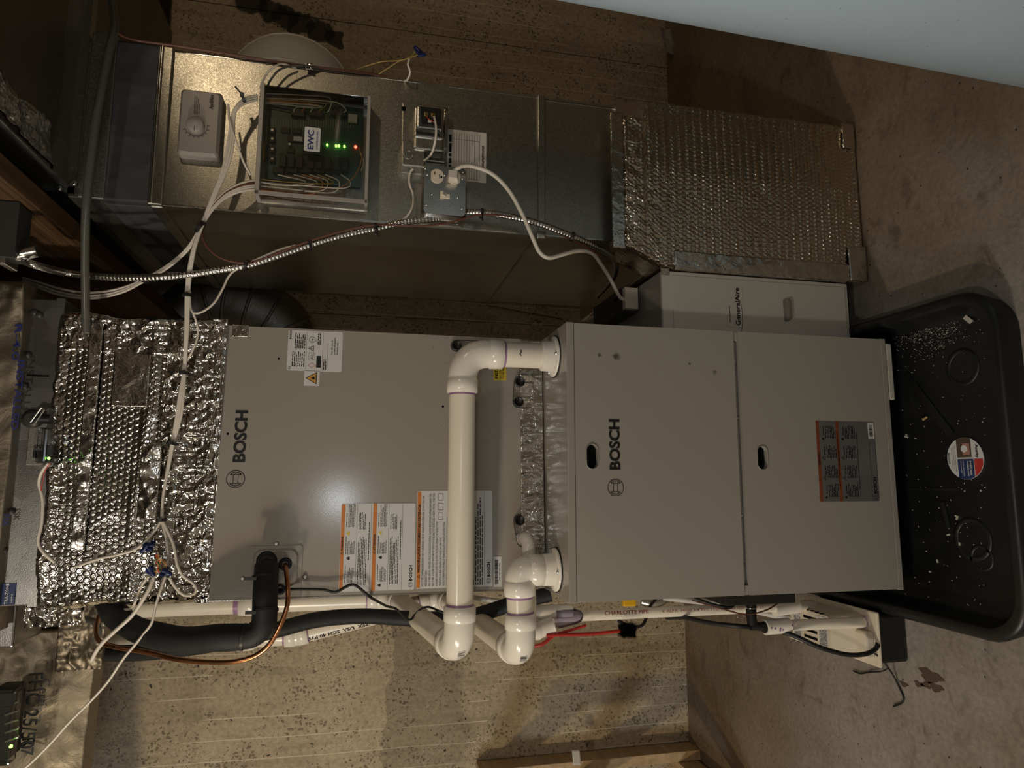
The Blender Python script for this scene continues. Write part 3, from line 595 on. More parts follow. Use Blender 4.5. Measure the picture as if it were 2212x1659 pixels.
# ================================================================== supply plenum wrapped in foil bubble insulation
ple = thing('supply_plenum', 'crinkled silver foil bubble wrapped plenum box on top of the coil cabinet', 'duct', (0, 0.46, ZT))
PX0, PX1, PZ0, PZ1 = -0.318, 0.326, ZT+0.004, 2.040
def bubbles(u, v, p):
    """hexagonal bubble relief"""
    a = u/p; b_ = v/(p*0.866); r = np.round(b_); x = a-0.5*(r % 2); dx = x-np.round(x); dy = (b_-r)*0.866
    d = np.sqrt(dx*dx+dy*dy)
    q = np.clip((0.47-d)/0.13, 0, 1); return q*q*(3-2*q)
def hple(u, v):
    W, H = PX1-PX0, PZ1-PZ0
    low = (v < 0.105+0.02*vnoise(u*9, v*0+1, 4)).astype(float); right = ((W-u) < 0.09).astype(float)
    edge = np.minimum.reduce([u, W-u, H-v, v+0.03])
    cr = crumple(u, v, 22, 2); cz = np.clip(low+right*0.6+np.clip(1-edge/0.05, 0, 1)*.8, 0, 1)
    h = 0.0012*bubbles(u, v, 0.0142)*(1-0.8*cz)*(0.5+0.7*vnoise(u*16, v*16, 8))
    h += 0.011*cz*(crumple(u, v, 26, 3)-.45)+0.004*(crumple(u, v, 6, 6)-.4)+0.004*cz*ridged(u*2.2, v, 38, 21)+.0006*(crumple(u, v, 40, 16)-.4)
    h += 0.006*np.exp(-((v-0.155-0.01*np.sin(u*9))/0.012)**2)*vnoise(u*20, v*5, 5)
    return h-0.02*np.clip(1-edge/0.016, 0, 1)**2
def wple(u, v): return u+0.010*(vnoise(v*14, v*0, 3)-.5)*np.sign(u-0.3), v+0.014*(vnoise(u*9, u*0, 5)-.5)*(v > 0.25)
sheet((PX0, 0.196, PZ0), XH, ZH, PX1-PX0, PZ1-PZ0, 560, 310, hple, 0.05, wple).build('foil_front', 'foil_wrap', ple)
MB().bbox(PX0+.004, PX1-.004, 0.214, 0.72, PZ0, PZ1-.006, .004).build('foil_body', 'foil_wrap', ple)
hs = lambda u, v: 0.008*(crumple(u*.7, v, 30, 31))+.003*ridged(u, v*3, 40, 8)
sheet((PX0+0.002, 0.200, PZ0-.006), XH, ZH, PX1-PX0-.004, .034, 260, 18, hs, .01).build('foil_tape_strip', 'foil_tape', ple)
def strip(name, px, py, w, h, amp, seed, out, sx=24):
    q = at(px, py, Y=0.19-out)
    return sheet(q, XH, ZH, w, h, int(w/.004)+6, int(h/.004)+6, lambda u, v: amp*crumple(u, v, sx, seed), .004).build(name, 'foil_tape', ple)
strip('foil_tape_strip', 340, 1120, 0.165, 0.040, .014, 41, .006, 20)      # tape over the cable bundle
strip('foil_tape_strip', 182, 1190, 0.50, 0.026, .005, 45, .003)
strip('foil_tape_strip', 318, 880, 0.12, 0.075, .002, 46, .002, 9)
# ---- damper section with zone actuator
dam = thing('zone_damper', 'plain grey sheet metal damper frame with bolts above the foil plenum', 'damper', (0, 0.46, 2.035))
MB().bbox(-0.31, 0.352, 0.202, 0.70, 2.030, 2.105, .003).build('frame', 'aluminium', dam)
MB().box(-0.312, 0.354, 0.198, 0.203, 2.030, 2.047).build('flange_strip', 'aluminium', dam)
for px, py in ((60, 766), (53, 833), (8, 1188), (25, 1105), (75, 675), (85, 680)):
    q = at(px, py, Y=0.2); MB().ring(q, (0, -1, 0), [(0, .0075), (.004, .0075), (.006, .004), (.006, .0)], 12, cap1=False).build('bolt', 'dark_grey', dam)
q = at(84, 811, Y=.2); MB().box(q.x-.002, q.x+.001, .1995, .202, 2.05, 2.092).build('slot', 'black_deep', dam)
q = at(18, 1275, Y=.199); l_ = MB().box(q.x-.03, q.x+.014, .1985, .2015, q.z-.013, q.z+.012).build('brand_plate', 'navy', dam)
text('TRA-ZONE', q+Vector((-.028, -.0008, -.001)), XH, ZH, .0085, 'white_print', l_, bold=.01); text('DAMPER', q+Vector((-.026, -.0008, -.010)), XH, ZH, .005, 'white_print', l_)
# ---- FSK wrapped riser above
fs = thing('wrapped_riser', 'foil faced wrapped duct with blue printing beyond the grey damper frame', 'duct', (0, .46, 2.1))
sheet((-0.36, 0.185, 2.098), XH, ZH, 0.74, 0.40, 120, 70, lambda u, v: .012*crumple(u, v, 8, 17)+.02*np.clip((u-.62)/.1, 0, 1)*crumple(u, v, 20, 4), .06).build('facing', 'fsk_facing', fs)
MB().box(-.355, .375, .21, .70, 2.105, 2.5).build('body', 'fsk_facing', fs)
tq = at(25, 930, Y=.174); text('INSTALLED', tq, (-1, 0, 0), (0, 0, -1), 0.019, 'ink_blue', fs, bold=.01, th=.004, align='RIGHT', sx=1.0, width=.15)
tq = at(27, 780, Y=.172); text('R-4.0', tq, (-1, 0, 0), (0, 0, -1), 0.019, 'ink_blue', fs, bold=.01, th=.004, align='RIGHT', width=.08)
text('FSK', at(10, 1110, Y=.174), (-1, 0, 0), (0, 0, -1), 0.016, 'ink_blue', fs, bold=.01, th=.004)
k = MB()
for dz in (0, .006): k.rect(-.10, -.02, dz, dz+.0012, (0, .1725, 2.118), XH, ZH); k.rect(-.22, -.13, dz, dz+.0012, (0, .1725, 2.118), XH, ZH)
k.build('printed_rule', 'ink_blue', fs)
# ---- actuator
ac = thing('damper_actuator', 'small zone damper actuator with clear cover and green light on the grey frame', 'actuator', tuple(at(85, 950, Y=.19)))
a0, a1 = at(52, 1005, Y=.165), at(118, 880, Y=.165)
MB().bbox(a0.x, a1.x, .168, .198, a1.z+.012, a0.z, .002).build('base', 'dull_galvanised', ac)
MB().bbox(a0.x+.004, a0.x+.078, .135, .17, a1.z-.004, a0.z-.030, .004).build('cover', 'clear_film', ac)
b0, b1 = at(72, 985, Y=.145), at(108, 965, Y=.145); MB().bbox(b0.x-.004, b1.x+.004, .140, .168, b1.z, b0.z, .002).build('motor', 'black_plastic', ac)
b0, b1 = at(82, 880, Y=.15), at(108, 905, Y=.15); MB().cyl(at(82, 905, Y=.15), at(110, 905, Y=.15), .010, 14).build('shaft_knob', 'black_plastic', ac)
MB().ring(at(72, 905, Y=.165), (0, -1, 0), [(0, .02), (.008, .02), (.012, .012)], 16).build('crank_hub', 'dark_grey', ac)
k = MB(); k.cyl(at(66, 912, Y=.15), at(90, 880, Y=.14), .003, 8); k.cyl(at(75, 915, Y=.14), at(96, 885, Y=.14), .0025, 8); k.build('linkage', 'screw', ac)
MB().bbox(*[v for v in (at(95, 1000, Y=.15).x, at(95, 985, Y=.15).x)], .142, .165, at(112, 990, Y=.15).z, at(95, 990, Y=.15).z, .002).build('terminal_block', 'black_plastic', ac)
MB().ring(at(106, 990, Y=.14), (0, -1, 0), [(0, .0026), (.004, .0022)], 8).build('led', 'led_green', ac)
k = MB(); O = Vector((a0.x+.03, .1345, a1.z+.002)); fine(O, XH, ZH, 0, .045, 0, .018, 5, .5, 6, .3, k); k.build('fine_print', 'ink_grey', ac)
# ---- left insulated duct with its own actuator
lf = thing('wrapped_branch_duct', 'brown foil faced insulated duct in the lower left corner of the photo', 'duct', (-.8, .8, 2.08))
def hl(u, v): return .02*crumple(u, v, 6, 57)+.012*crumple(u, v, 15, 3)*np.clip((u-.75)/.2, 0, 1)
sheet((-1.45, .50, 1.985), (1, .10, 0), (0, -.12, 1), 1.02, .50, 130, 70, hl, .10, lambda u, v: (u, v+.05*np.sin(u*2.2)*(1-v/.50))).build('facing', 'fsk_facing', lf)
MB().box(-1.5, -.72, .66, .80, 2.16, 2.5).build('body', 'fsk_facing', lf)
O = at(112, 1415, Y=.50); ux = Vector((-1, -.10, 0)).normalized(); uy = Vector((0, .12, -1)).normalized()
text('FHC 25/50', at(66, 1452, Y=.50), ux, uy, .042, 'ink', lf, bold=.01, th=.004, width=.17); text('R7', at(50, 1592, Y=.49), ux, uy, .038, 'ink', lf, th=.004, bold=.01)
text('Certi', at(90, 1465, Y=.50), ux, uy, .03, 'ink', lf, th=.004)
a2 = thing('damper_actuator', 'zone damper actuator under clear cover on the brown foil faced duct', 'actuator', tuple(at(25, 1560, Y=.42)))
b0, b1 = at(-20, 1650, Y=.40), at(42, 1475, Y=.40)
MB().bbox(b0.x, b1.x-.03, .405, .47, b1.z+.012, b0.z+.02, .004).build('base', 'black_plastic', a2)
MB().bbox(b0.x, b1.x-.01, .375, .41, b1.z-.006, b0.z, .006).build('cover', 'clear_film', a2)
MB().bbox(b1.x-.05, b1.x-.006, .39, .44, b1.z+.005, b1.z+.045, .003).build('terminal_block', 'black_plastic', a2)
MB().ring(at(24, 1612, Y=.385), (0, -1, 0), [(0, .004), (.004, .003)], 8).build('led', 'led_green', a2)
k = MB()
for i in range(5): k.cyl(at(12, 1525+i*19, Y=.40), at(40, 1515+i*19, Y=.40), .004, 8)
k.build('wire_terminals', 'screw', a2)
b0, b1 = at(26, 1390, Y=.26), at(26, 1290, Y=.26)
MB().bbox(b0.x-.01, b1.x, .265, .40, b0.z, b0.z+.12, .004).build('duct_end', 'aluminium', dam)
# crumpled foil edge hanging where the lines pass
cf = sheet(at(185, 1345, Y=.30), (1, .05, 0), (0, -.1, 1), .20, .11, 60, 34, lambda u, v: .045*crumple(u, v, 16, 71)+.02*crumple(u, v, 40, 3), .02).build('foil_edge', 'foil_wrap', lf)
sheet(at(225, 1440, Y=.46), (1, .05, 0), (0, -.1, 1), .16, .10, 50, 34, lambda u, v: .03*crumple(u, v, 18, 75)+.01*crumple(u, v, 50, 3), .02).build('foil_edge', 'fsk_facing', lf)
# ================================================================== return drop duct on the right
DX0, DX1, DY0, DY1 = 0.578, 0.955, 0.160, 0.84
ret = thing('return_drop_duct', 'tall grey galvanised return air duct carrying the control boxes', 'duct', (.77, .5, .55))
def zpx(px, py, Y=DY0): return at(px, py, Y=Y).z
ZJ2, ZJ1 = zpx(1165, 360), zpx(352, 300)
MB().bbox(DX0, DX1, DY0, DY1, .50, ZJ2+.004, .003).build('lower_section', 'galvanised', ret)
MB().bbox(DX0-.004, DX1+.002, DY0-.003, DY1, ZJ2, ZJ1, .003).build('upper_section', 'galvanised', ret)
MB().bbox(DX0-.006, DX1+.006, DY0-.011, DY0+.01, ZJ2-.013, ZJ2+.006, .002).build('drive_cleat', 'galvanised', ret)
MB().bbox(DX0-.007, DX1+.008, DY0-.013, DY0+.01, ZJ1-.012, ZJ1+.020, .003).build('drive_cleat', 'galvanised', ret)
MB().bbox(DX0-.010, DX0+.004, DY0-.002, DY1, ZJ1-.012, ZJ1+.016, .003).build('drive_cleat', 'galvanised', ret)
q = at(1168, 508, Y=DY0-.012); MB().bbox(q.x-.012, q.x+.010, DY0-.02, DY0-.004, q.z-.012, q.z+.012, .003).build('cleat_tab', 'bright_steel', ret)
for s in (DX0-.003, DX1): MB().box(s, s+.004, DY0-.004, DY0+.003, .55, ZJ1-.01).build('corner_seam', 'bright_steel', ret)
k = MB()    # S-cleat line on the left side
a = at(1150, 520, X=DX0-.004); c2 = at(1050, 660, X=DX0-.004); k.tube([a, c2], .003, 6); k.tube([c2, at(1215, 690, X=DX0-.004)], .003, 6); k.build('side_seam', 'dull_galvanised', ret)
# flexible canvas connector and top collar
cv0, cv1 = zpx(336, 300), zpx(238, 300)
def hc(u, v): return .006*crumple(u, v, 9, 88)
sheet((DX0-.002, DY0-.004, cv0), XH, ZH, DX1-DX0+.01, cv1-cv0, 80, 30, hc, .01).build('canvas_band', 'canvas', ret)
sheet((DX0-.006, DY1-.1, cv0), (0, -1, 0), ZH, DY1-.1-DY0, cv1-cv0, 60, 30, lambda u, v: .004*crumple(u, v, 9, 90), .01).build('canvas_band', 'canvas', ret)
MB().bbox(DX0, DX1+.004, DY0, DY1, ZJ1, 2.03, .002).build('connector_core', 'dull_galvanised', ret)
MB().bbox(DX0-.006, DX1+.012, DY0-.010, DY1, cv0-.026, cv0+.001, .002).build('collar', 'galvanised', ret)
MB().tube([(DX0-.004, DY0-.012, cv0-.004), (DX1+.006, DY0-.012, cv0-.004)], .0045, 8).build('collar_bead', 'bright_steel', ret)
MB().bbox(DX0-.004, DX1+.02, DY0-.012, DY1, cv1-.002, cv1+.052, .003).build('top_flange', 'dull_galvanised', ret)
# ---- overhead trunk towards the camera
TZ = zpx(165, 300)+.004; TX0 = at(165, 408, Y=DY0).x
tr = thing('overhead_return_duct', 'dark overhead return duct with torn foil wrap in the upper left photo corner', 'duct', (1.0, -.3, TZ))
MB().bbox(TX0, 1.42, -1.35, .80, TZ, TZ+.34, .003).build('body', 'dull_galvanised', tr)
k = MB(); k.box(TX0-.012, TX0+.002, DY0-.006, DY0+.02, TZ-.012, TZ+.34); k.box(TX0-.012, 1.42, DY0-.006, DY0+.02, TZ-.014, TZ+.002); k.build('joint_flange', 'galvanised', tr)
for p_ in (at(160, 396, Y=DY0-.01), at(128, 408, Y=DY0-.01)): MB().ring(p_, (0, -1, 0), [(0, .007), (.005, .007), (.006, .004)], 8).build('bolt', 'screw', tr)
yk = at(105, 300, Z=TZ).y
sheet((TX0+.03, yk, TZ-.006), (1, 0, 0), (0, -1, 0), 0.8, yk+1.3, 90, 120, lambda u, v: .010*crumple(u, v, 7, 99), .008).build('foil_facing', 'fsk_dull', tr)
sheet((TX0-.004, yk+.01, TZ-.010), (1, -.5, 0), (-.03, -1, 0), 0.075, .45, 34, 110, lambda u, v: .028*crumple(u*1.4, v*.8, 18, 101)*np.clip(v/.05, 0, 1), .006).build('torn_foil', 'foil_tape', tr)
# ---- dark duct above the wall on the far right
q = at(355, 50, Y=WY-.15)
bk = MB().bbox(q.x-.9, 2.6, WY-.5, WY-.02, q.z+.02, 2.58, .004).build('wall_side_trunk', 'ceiling_board'); setp(bk, 'dark boxed duct under the ceiling along the concrete wall', 'duct')
# ---- round elbow behind the duct
el = thing('round_elbow_duct', 'pale galvanised round elbow duct bulging out behind the tall return duct', 'duct', (1.0, .5, 1.62))
R_ = .19; ce = Vector((DX1-.005, .52, 1.615)); path = []
for t in np.linspace(0, 90, 13):
    th = math.radians(t); path.append(ce+Vector((.20*math.sin(th), .20*(1-math.cos(th)), 0)))
k = MB().tube([ce-Vector((.05, 0, 0))]+path+[path[-1]+Vector((0, .5, 0))], R_, 30); k.build('elbow_shell', 'pale_metal', el)
for i in (3, 7, 11):
    d = (path[i+1]-path[i-1]).normalized(); MB().ring(path[i]-d*.004, d, [(0, R_), (.003, R_+.004), (.008, R_+.004), (.010, R_)], 30, cap0=False, cap1=False).build('gore_seam', 'pale_metal', el)
# ---- foil wrapped boot at the bottom
boot = thing('return_boot', 'silver ridged foil wrapped boot at the foot of the grey return duct', 'duct', (.75, .45, 0))
BY = 0.118
bl = [at(1838, 282, Y=BY), at(1846, 605, Y=BY), at(1428, 584, Y=BY), at(1350, 532, Y=BY), at(1340, 250, Y=BY), at(1392, 247, Y=BY), at(1392, 207, Y=BY)]
BXR = at(1600, 240, Y=BY).x; BXL = at(1640, 594, Y=BY).x; BZ0 = .004; BZ1 = at(1340, 300, Y=BY).z; BZS = at(1428, 584, Y=BY).z; BXD = at(1350, 532, Y=BY).x; BXE = at(1360, 249, Y=BY).x; BZR = at(1392, 220, Y=BY).z
nx_, ny_ = 360, 430; Wb, Hb = BXR-BXL, BZ1-BZ0
def hb(u, v):
    ph = v+.004*np.sin(u*6)+.003*vnoise(u*5, v*7, 3); row = .5+.5*np.cos(2*np.pi*ph/.0225)
    e = np.minimum.reduce([u, Wb-u, v, Hb-v]); top = np.clip((v-(Hb-.14))/.12, 0, 1)
    am = .35+.65*vnoise(u*7, v*7, 5)
    h = .0042*row**5*(1-.7*top)*am*(.6+.4*np.cos(2*np.pi*u/.0115+9*vnoise(v*44, u*0, 2)))+.0018*bubbles(u, v, .0135)*(.4+.6*vnoise(u*6+3, v*6, 9))*(.45+.55*(u < .27))
    h += .0012*(crumple(u, v, 48, 66)-.4)+.012*top*(crumple(u, v, 24, 61)-.4)+.004*(crumple(u, v, 6, 65)-.4)+.006*np.clip(1-e/.035, 0, 1)*crumple(u, v, 34, 64)
    return h-.016*np.clip(1-e/.014, 0, 1)**2
def wb_(u, v):   # outline: notch at the upper right, slanted shoulder at the upper left
    x = u/Wb; zz = v+BZ0
    L = np.where(zz < BZS, 0, (zz-BZS)/(BZ1-BZS))*(BXD-BXL); Rr_ = np.where(zz > BZR, np.minimum((zz-BZR)/.010, 1), 0)*(BXR-BXE)
    return L+x*(Wb-L-Rr_)+.004*(vnoise(v*30, u*0+x.round(), 7)-.5), v
sheet((BXL, BY, BZ0), XH, ZH, Wb, Hb, nx_, ny_, hb, .09, wb_).build('foil_front', 'foil_boot', boot)
MB().bbox(BXL+.006, BXR-.008, BY+.03, .78, BZ0, BZS+.004, .01).build('foil_body', 'foil_wrap', boot)
MB().prism([(DX0+.004, BZS), (DX1+.03, BZS), (DX1+.01, BZ1), (DX0+.002, BZ1)], (0, BY+.03, 0), XH, ZH, (0, .6, 0)).build('throat', 'foil_wrap', boot, fix=True)
sheet((BXD-.006, BY-.001, BZ1-.008), XH, ZH, BXE-BXD+.008, .035, 120, 12, lambda u, v: .002*crumple(u, v, 20, 68), .004).build('tape_strip', 'foil_tape', boot)
sheet((BXL-.003, BY-.004, BZ0+.02), XH, ZH, .05, BZS-.06, 16, 120, lambda u, v: .005*crumple(u, v, 20, 69), .02).build('tape_strip', 'foil_tape', boot)
sheet((BXL+.0, BY-.009, BZ0+.004), XH, ZH, .10, .055, 26, 16, lambda u, v: .004*crumple(u, v, 20, 169), .004).build('tape_strip', 'foil_tape', boot)
sheet((BXR-.075, BY-.007, BZ0+.012), XH, ZH, .075, .038, 22, 12, lambda u, v: .003*crumple(u, v, 20, 179), .004).build('tape_strip', 'foil_tape', boot)
k = MB().tube(spline([(BXL+.05, BY-.007, BZ1-.12), (BXL+.17, BY-.010, .50), (BXL+.21, BY-.010, .36)], .02), .0012, 4); 
sheet((BXL+.02, BY-.010, .285), (1, 0, -.02), ZH, .44, .012, 80, 6, lambda u, v: .003*crumple(u, v, 20, 189), .002) if False else None
MB().tube([Vector((BXL+.185, BY-.0075+.002*math.sin(i*1.9), .60-.0165*i)) for i in range(32)], .0014, 4).build('foil_lap_edge', 'foil_tape', boot)
# ---- filter cabinet between boot and furnace
GY = 0.128; g0, g1 = at(1828, 606, Y=GY), at(1428, 590, Y=GY)
fc = thing('filter_cabinet', 'white media air filter cabinet between the foil boot and the furnace', 'filter cabinet', (.40, .45, g0.z))
GX0, GX1, GZ0, GZ1 = HW+.002, g1.x+.006, at(1833, 700, Y=GY).z, g1.z
MB().bbox(GX0, GX1, GY+.006, .72, GZ0, GZ1, .002).build('cabinet', 'cabinet_paint', fc)
MB().bbox(GX0, GX1, GY-.004, GY+.008, GZ0, GZ1, .002).build('frame', 'white_enamel', fc)
MB().bbox(GX0+.004, GX1-.012, GY-.010, GY-.002, GZ0+.012, GZ1-.028, .002).build('door', 'white_enamel', fc)
q0, q1 = at(1571, 706, Y=GY-.01), at(1602, 620, Y=GY-.01)
nm = MB().prism(rrect(q0.x, q1.x, q1.z, q0.z, .005), (0, GY-.0105, 0), XH, ZH, (0, -.0012, 0)).build('name_plate', 'white_enamel', fc, fix=True)
text('GeneralAire', Vector((q0.x+.004, GY-.0122, q1.z+.010)), (1, 0, .0), ZH, .0185, 'ink', nm, bold=.015, width=(q1.x-q0.x)-.008); k = MB()
fine(Vector((0, GY-.0122, 0)), XH, ZH, q0.x+.012, q0.x+.058, q0.z-.009, q0.z-.006, 1, .7, 4, .05, k)
arc = [(q0.x+.03+.05*math.cos(t), q1.z+.016+.013*math.sin(t)) for t in np.linspace(-2.6, -.5, 12)]; k.stroke(arc, (0, GY-.0122, 0), XH, ZH, .0012); k.build('fine_print', 'ink', nm)
h0 = at(1703, 668, Y=GY-.02); hk = MB(); pr = [(-.030, 0), (.024, 0), (.034, .008), (.028, .016), (-.028, .016), (-.032, .012)]
P = [Vector((h0.x+a, GY-.010, h0.z+b_-.008)) for a, b_ in pr]+[Vector((h0.x+a*.86, GY-.028, h0.z+(b_-.008)*.6)) for a, b_ in pr]; n = 6
hk.add(P, [tuple(range(n, 2*n))]+[(i, (i+1) % n, n+(i+1) % n, n+i) for i in range(n)]).build('door_knob', 'clear_film', fc, fix=True)
sheet((GX1-.012, GY-.006, GZ1-.020), XH, ZH, .018, .024, 10, 12, lambda u, v: .002*crumple(u, v, 40, 5), .002).build('foil_corner', 'foil_tape', fc)
# control module on the cabinet top with plug
md = thing('control_module', 'grey plastic power module on top of the filter cabinet', 'power supply', (.4, .35, GZ1))
c0 = at(1322, 662, Z=GZ1+.05)
MB().obox(c0+Vector((0, .04, -.022)), (1, 0, 0), (0, 1, 0), ZH, .035, .12, .022).build('case', 'dark_grey', md)
MB().obox(c0+Vector((.0, -.085, -.02)), (1, 0, 0), (0, 1, 0), ZH, .030, .014, .019).build('front_cap', 'beige_plastic', md)
MB().obox(c0+Vector((.012, -.04, .0008)), (1, 0, 0), (0, 1, 0), ZH, .005, .02, .0008).build('slot', 'black_deep', md)
k = MB(); [k.ring(c0+Vector((-.01+.012*i, .02+.03*j, 0)), ZH, [(0, .0018), (.0008, .0015)], 8) for i in range(3) for j in range(4)]; k.build('vent_hole', 'black_deep', md)
# ================================================================== black drain pan
pan = thing('drain_pan', 'large black plastic drain pan under the furnace with debris inside', 'drain pan', (0, .15, 0))
def ploop(x0, x1, y0, y1, r, z, n=8): return [(x, y, z) for x, y in rrect(x0, x1, y0, y1, r, n)]
PX_, PY_ = (-.372, .362), (-.305, .79)
prof = [(0, .0, .072), (.004, .062, .072), (.020, .066, .07), (.026, .060, .066), (.034, .012, .058), (.046, .004, .05)]
k = MB(); V = []; n = None
for ins, z, r in ((-.004, .001, .09), (-.012, .058, .095), (-.006, .066, .092), (.010, .066, .085), (.016, .060, .08), (.024, .014, .072), (.036, .006, .065)):
    L = ploop(PX_[0]+ins, PX_[1]-ins, PY_[0]+ins, PY_[1]-ins, r, z); n = len(L); V += L
F = [(i*n+j, i*n+(j+1) % n, (i+1)*n+(j+1) % n, (i+1)*n+j) for i in range(6) for j in range(n)]+[tuple(range(6*n, 7*n))]
k.add(V, F, True); k.build('tray', 'pan_plastic', pan, fix=True)
for (x, y, r) in ((.215, -.165, .045), (-.18, -.15, .05), (-.22, -.17, .03)):
    MB().ring((x, y, .004), ZH, [(0, r), (.004, r*.97), (.004, r*.80), (.002, r*.76)], 30, cap1=False).build('moulded_ring', 'pan_plastic', pan)
MB().obox((.14, -.06, .006), (.8, .6, 0), (-.6, .8, 0), ZH, .10, .010, .003).build('moulded_rib', 'pan_plastic', pan)
MB().obox((-.128, -.085, .006), (.97, .2, 0), (-.2, .97, 0), ZH, .03, .006, .003).build('moulded_rib', 'pan_plastic', pan)
MB().obox((-.07, -.05, .005), (.0, 1, 0), (1, 0, 0), ZH, .07, .004, .002).build('moulded_rib', 'pan_plastic', pan)
q = at(2085, 990, Z=.008); st = MB().ring(q-ZH*.001, ZH, [(0, .0485), (.0015, .0485)], 40).build('round_sticker', 'sticker', pan)
SO = q+ZH*.0008; k = MB()
def chord(x0, x1, r=.0485, n=8):
    top = [(x, math.sqrt(max(r*r-x*x, 0))) for x in np.linspace(x0, x1, n)]; return top+[(x, -y) for x, y in reversed(top)]
# the sticker lies turned: its reading direction runs to the photo's right-hand side of the room
sx_, sy_ = Vector((-1, 0, 0)), Vector((0, -1, 0))
def sp(poly, name, mt, dz): return MB().prism(poly, SO+ZH*dz, sx_, sy_, ZH*.0002).build(name, mt, st, fix=True)
def cut(y0, y1, x0=-1, x1=1, r=.0482):
    ys = np.linspace(y0, y1, 9); Rr_ = [(min(math.sqrt(max(r*r-y*y, 0)), x1), y) for y in ys]; Ll = [(max(-math.sqrt(max(r*r-y*y, 0)), x0), y) for y in ys]
    return Rr_+Ll[::-1]
sp(cut(-.020, .018, -1, -.002), 'print_picture', 'brown_print', .0001)
sp(cut(-.004, .014, -.034, -.008), 'print_hand', 'skin_print', .0003)
sp(circ(-.022, .000, .0085, 16), 'print_dial', 'white_print', .0005)
sp(cut(-.020, .022, .002, 1), 'print_panel', 'navy', .0001)
sp(cut(.024, .046, .002, 1), 'print_corner', 'red_print', .0001)
text('Asurity', SO+sx_*(-.030)+sy_*(.030), sx_, sy_*1, .010, 'ink', st, bold=.015, th=.0006)
for i, t_ in enumerate(("DON'T RISK", 'OVERFLOW!')): text(t_, SO+sx_*.006+sy_*(.012-i*.0075), sx_, sy_, .0062, 'white_print', st, bold=.02, th=.0008)
for i, t_ in enumerate(('Include a Wet Switch', 'with your install!')): text(t_, SO+sx_*.005+sy_*(-.006-i*.006), sx_, sy_, .0042, 'white_print', st, bold=.01, th=.0008)
for i, t_ in enumerate(('Water activated Wet Switch automatically', 'stops the air handler/condenser when', 'water is detected in the drain pan.')): text(t_, SO+sx_*0+sy_*(-.026-i*.0045), sx_, sy_, .0036, 'ink', st, th=.0006, align='CENTER')
k = MB(); fine(SO, sx_, sy_, -.014, .014, -.046, -.040, 3, .5, 3, .1, k); k.build('fine_print', 'ink', st)
# debris in the pan
rnd = random.Random(11); k = MB()
def crumb(p, r):
    a = rnd.uniform(0, 6.3); d = Vector((math.cos(a), math.sin(a), 0)); e = Vector((-d.y, d.x, 0)); L = r*rnd.uniform(.6, 2.0)
    k.obox(p+ZH*r*.5, d, e, ZH, L, r*.6, r*.4)
for _ in range(330):
    t = rnd.random(); px = 1955+rnd.gauss(0, 1)*26+t*110; py = 722+abs(rnd.gauss(0, 1))*34-t*34
    crumb(at(px, py, Z=.006), rnd.uniform(.0004, .0011))
for _ in range(150): crumb(at(rnd.uniform(1935, 2130), rnd.uniform(700, 1320), Z=.006), rnd.uniform(.0005, .0014))
for px, py in ((1958, 941), (1960, 943), (2068, 1115), (2068, 1120), (2074, 1175), (2026, 1212), (2065, 1314), (2010, 1235), (2120, 1060), (2050, 1155), (1993, 1298), (2105, 1330)):
    crumb(at(px, py, Z=.006), .003)
dbr = k.build('pan_debris', 'debris_pale'); setp(dbr, 'scattered pale grit and crumbs lying in the black drain pan', 'debris', kind='stuff')
MB().obox(at(1998, 904, Z=.009), (.45, -.9, 0), (.9, .45, 0), ZH, .0075, .0018, .0015).build('wood_splinter', 'debris_wood'); setp(bpy.data.objects['wood_splinter'], 'tiny yellow wood splinter in the drain pan', 'splinter')
ps = MB().obox(at(2091, 690, Z=.012), (.7, .7, 0), (-.7, .7, .2), ZH, .012, .005, .0006).build('paper_scrap', 'paper'); setp(ps, 'small torn blue and white scrap in the far pan corner', 'paper scrap')
# ================================================================== grey tank close on the right
dirv = Vector((.618, .786, 0)).normalized(); nr = Vector((.786, -.618, 0)); tc = Vector((CAM.x, CAM.y, 0))+dirv*1.30+nr*.250; ta = (ZH+nr*.022).normalized()
tk = thing('water_heater', 'large blue-grey cylindrical tank filling the upper right corner of the photo', 'water heater', tuple(tc))
MB().ring(tc+ZH*.03, ta, [(0, .25), (.01, .26), (1.40, .26), (1.43, .25), (1.45, .20)], 72).build('jacket', 'tank_jacket', tk)
MB().ring(tc, ZH, [(0, .24), (.032, .24)], 40).build('base_ring', 'black_plastic', tk)
# ================================================================== lumber shelf frame at the left edge
lb = thing('lumber_frame', 'bare lumber stud frame leaning area against the concrete wall at lower left', 'wood frame', (-1.3, 1.1, 0))
lb['label'] = 'bare lumber shelf frame against the concrete wall at the bottom photo edge'
q0 = at(1490, 1606, Y=1.27); q1 = at(1030, 1650, Y=1.27); XL = q0.x
def beam(x0, x1, y0, y1, z0, z1, nm): return MB().bbox(x0, x1, y0, y1, z0, z1, .002).build(nm, 'lumber', lb)
zt_ = q1.z
beam(XL-.038, XL, 1.20, 1.288, .0, zt_, 'post'); beam(XL-.038, XL, .74, .828, 0, zt_, 'post'); beam(XL-.80, XL-.762, 1.20, 1.288, 0, zt_, 'post')
for z in (.01, at(1265, 1650, Y=1.27).z-.03, zt_-.1):
    beam(XL-.076, XL-.039, .74, 1.285, z, z+.089, 'depth_rail'); beam(XL-.762, XL-.077, 1.25, 1.288, z, z+.089, 'back_rail')
pp = sheet(at(1255, 1652, Y=1.12), (1, .3, 0), (0, .1, 1), .05, .03, 8, 6, lambda u, v: .004*vnoise(u*40, v*40, 3), .001).build('paper_tag', 'paper', lb)
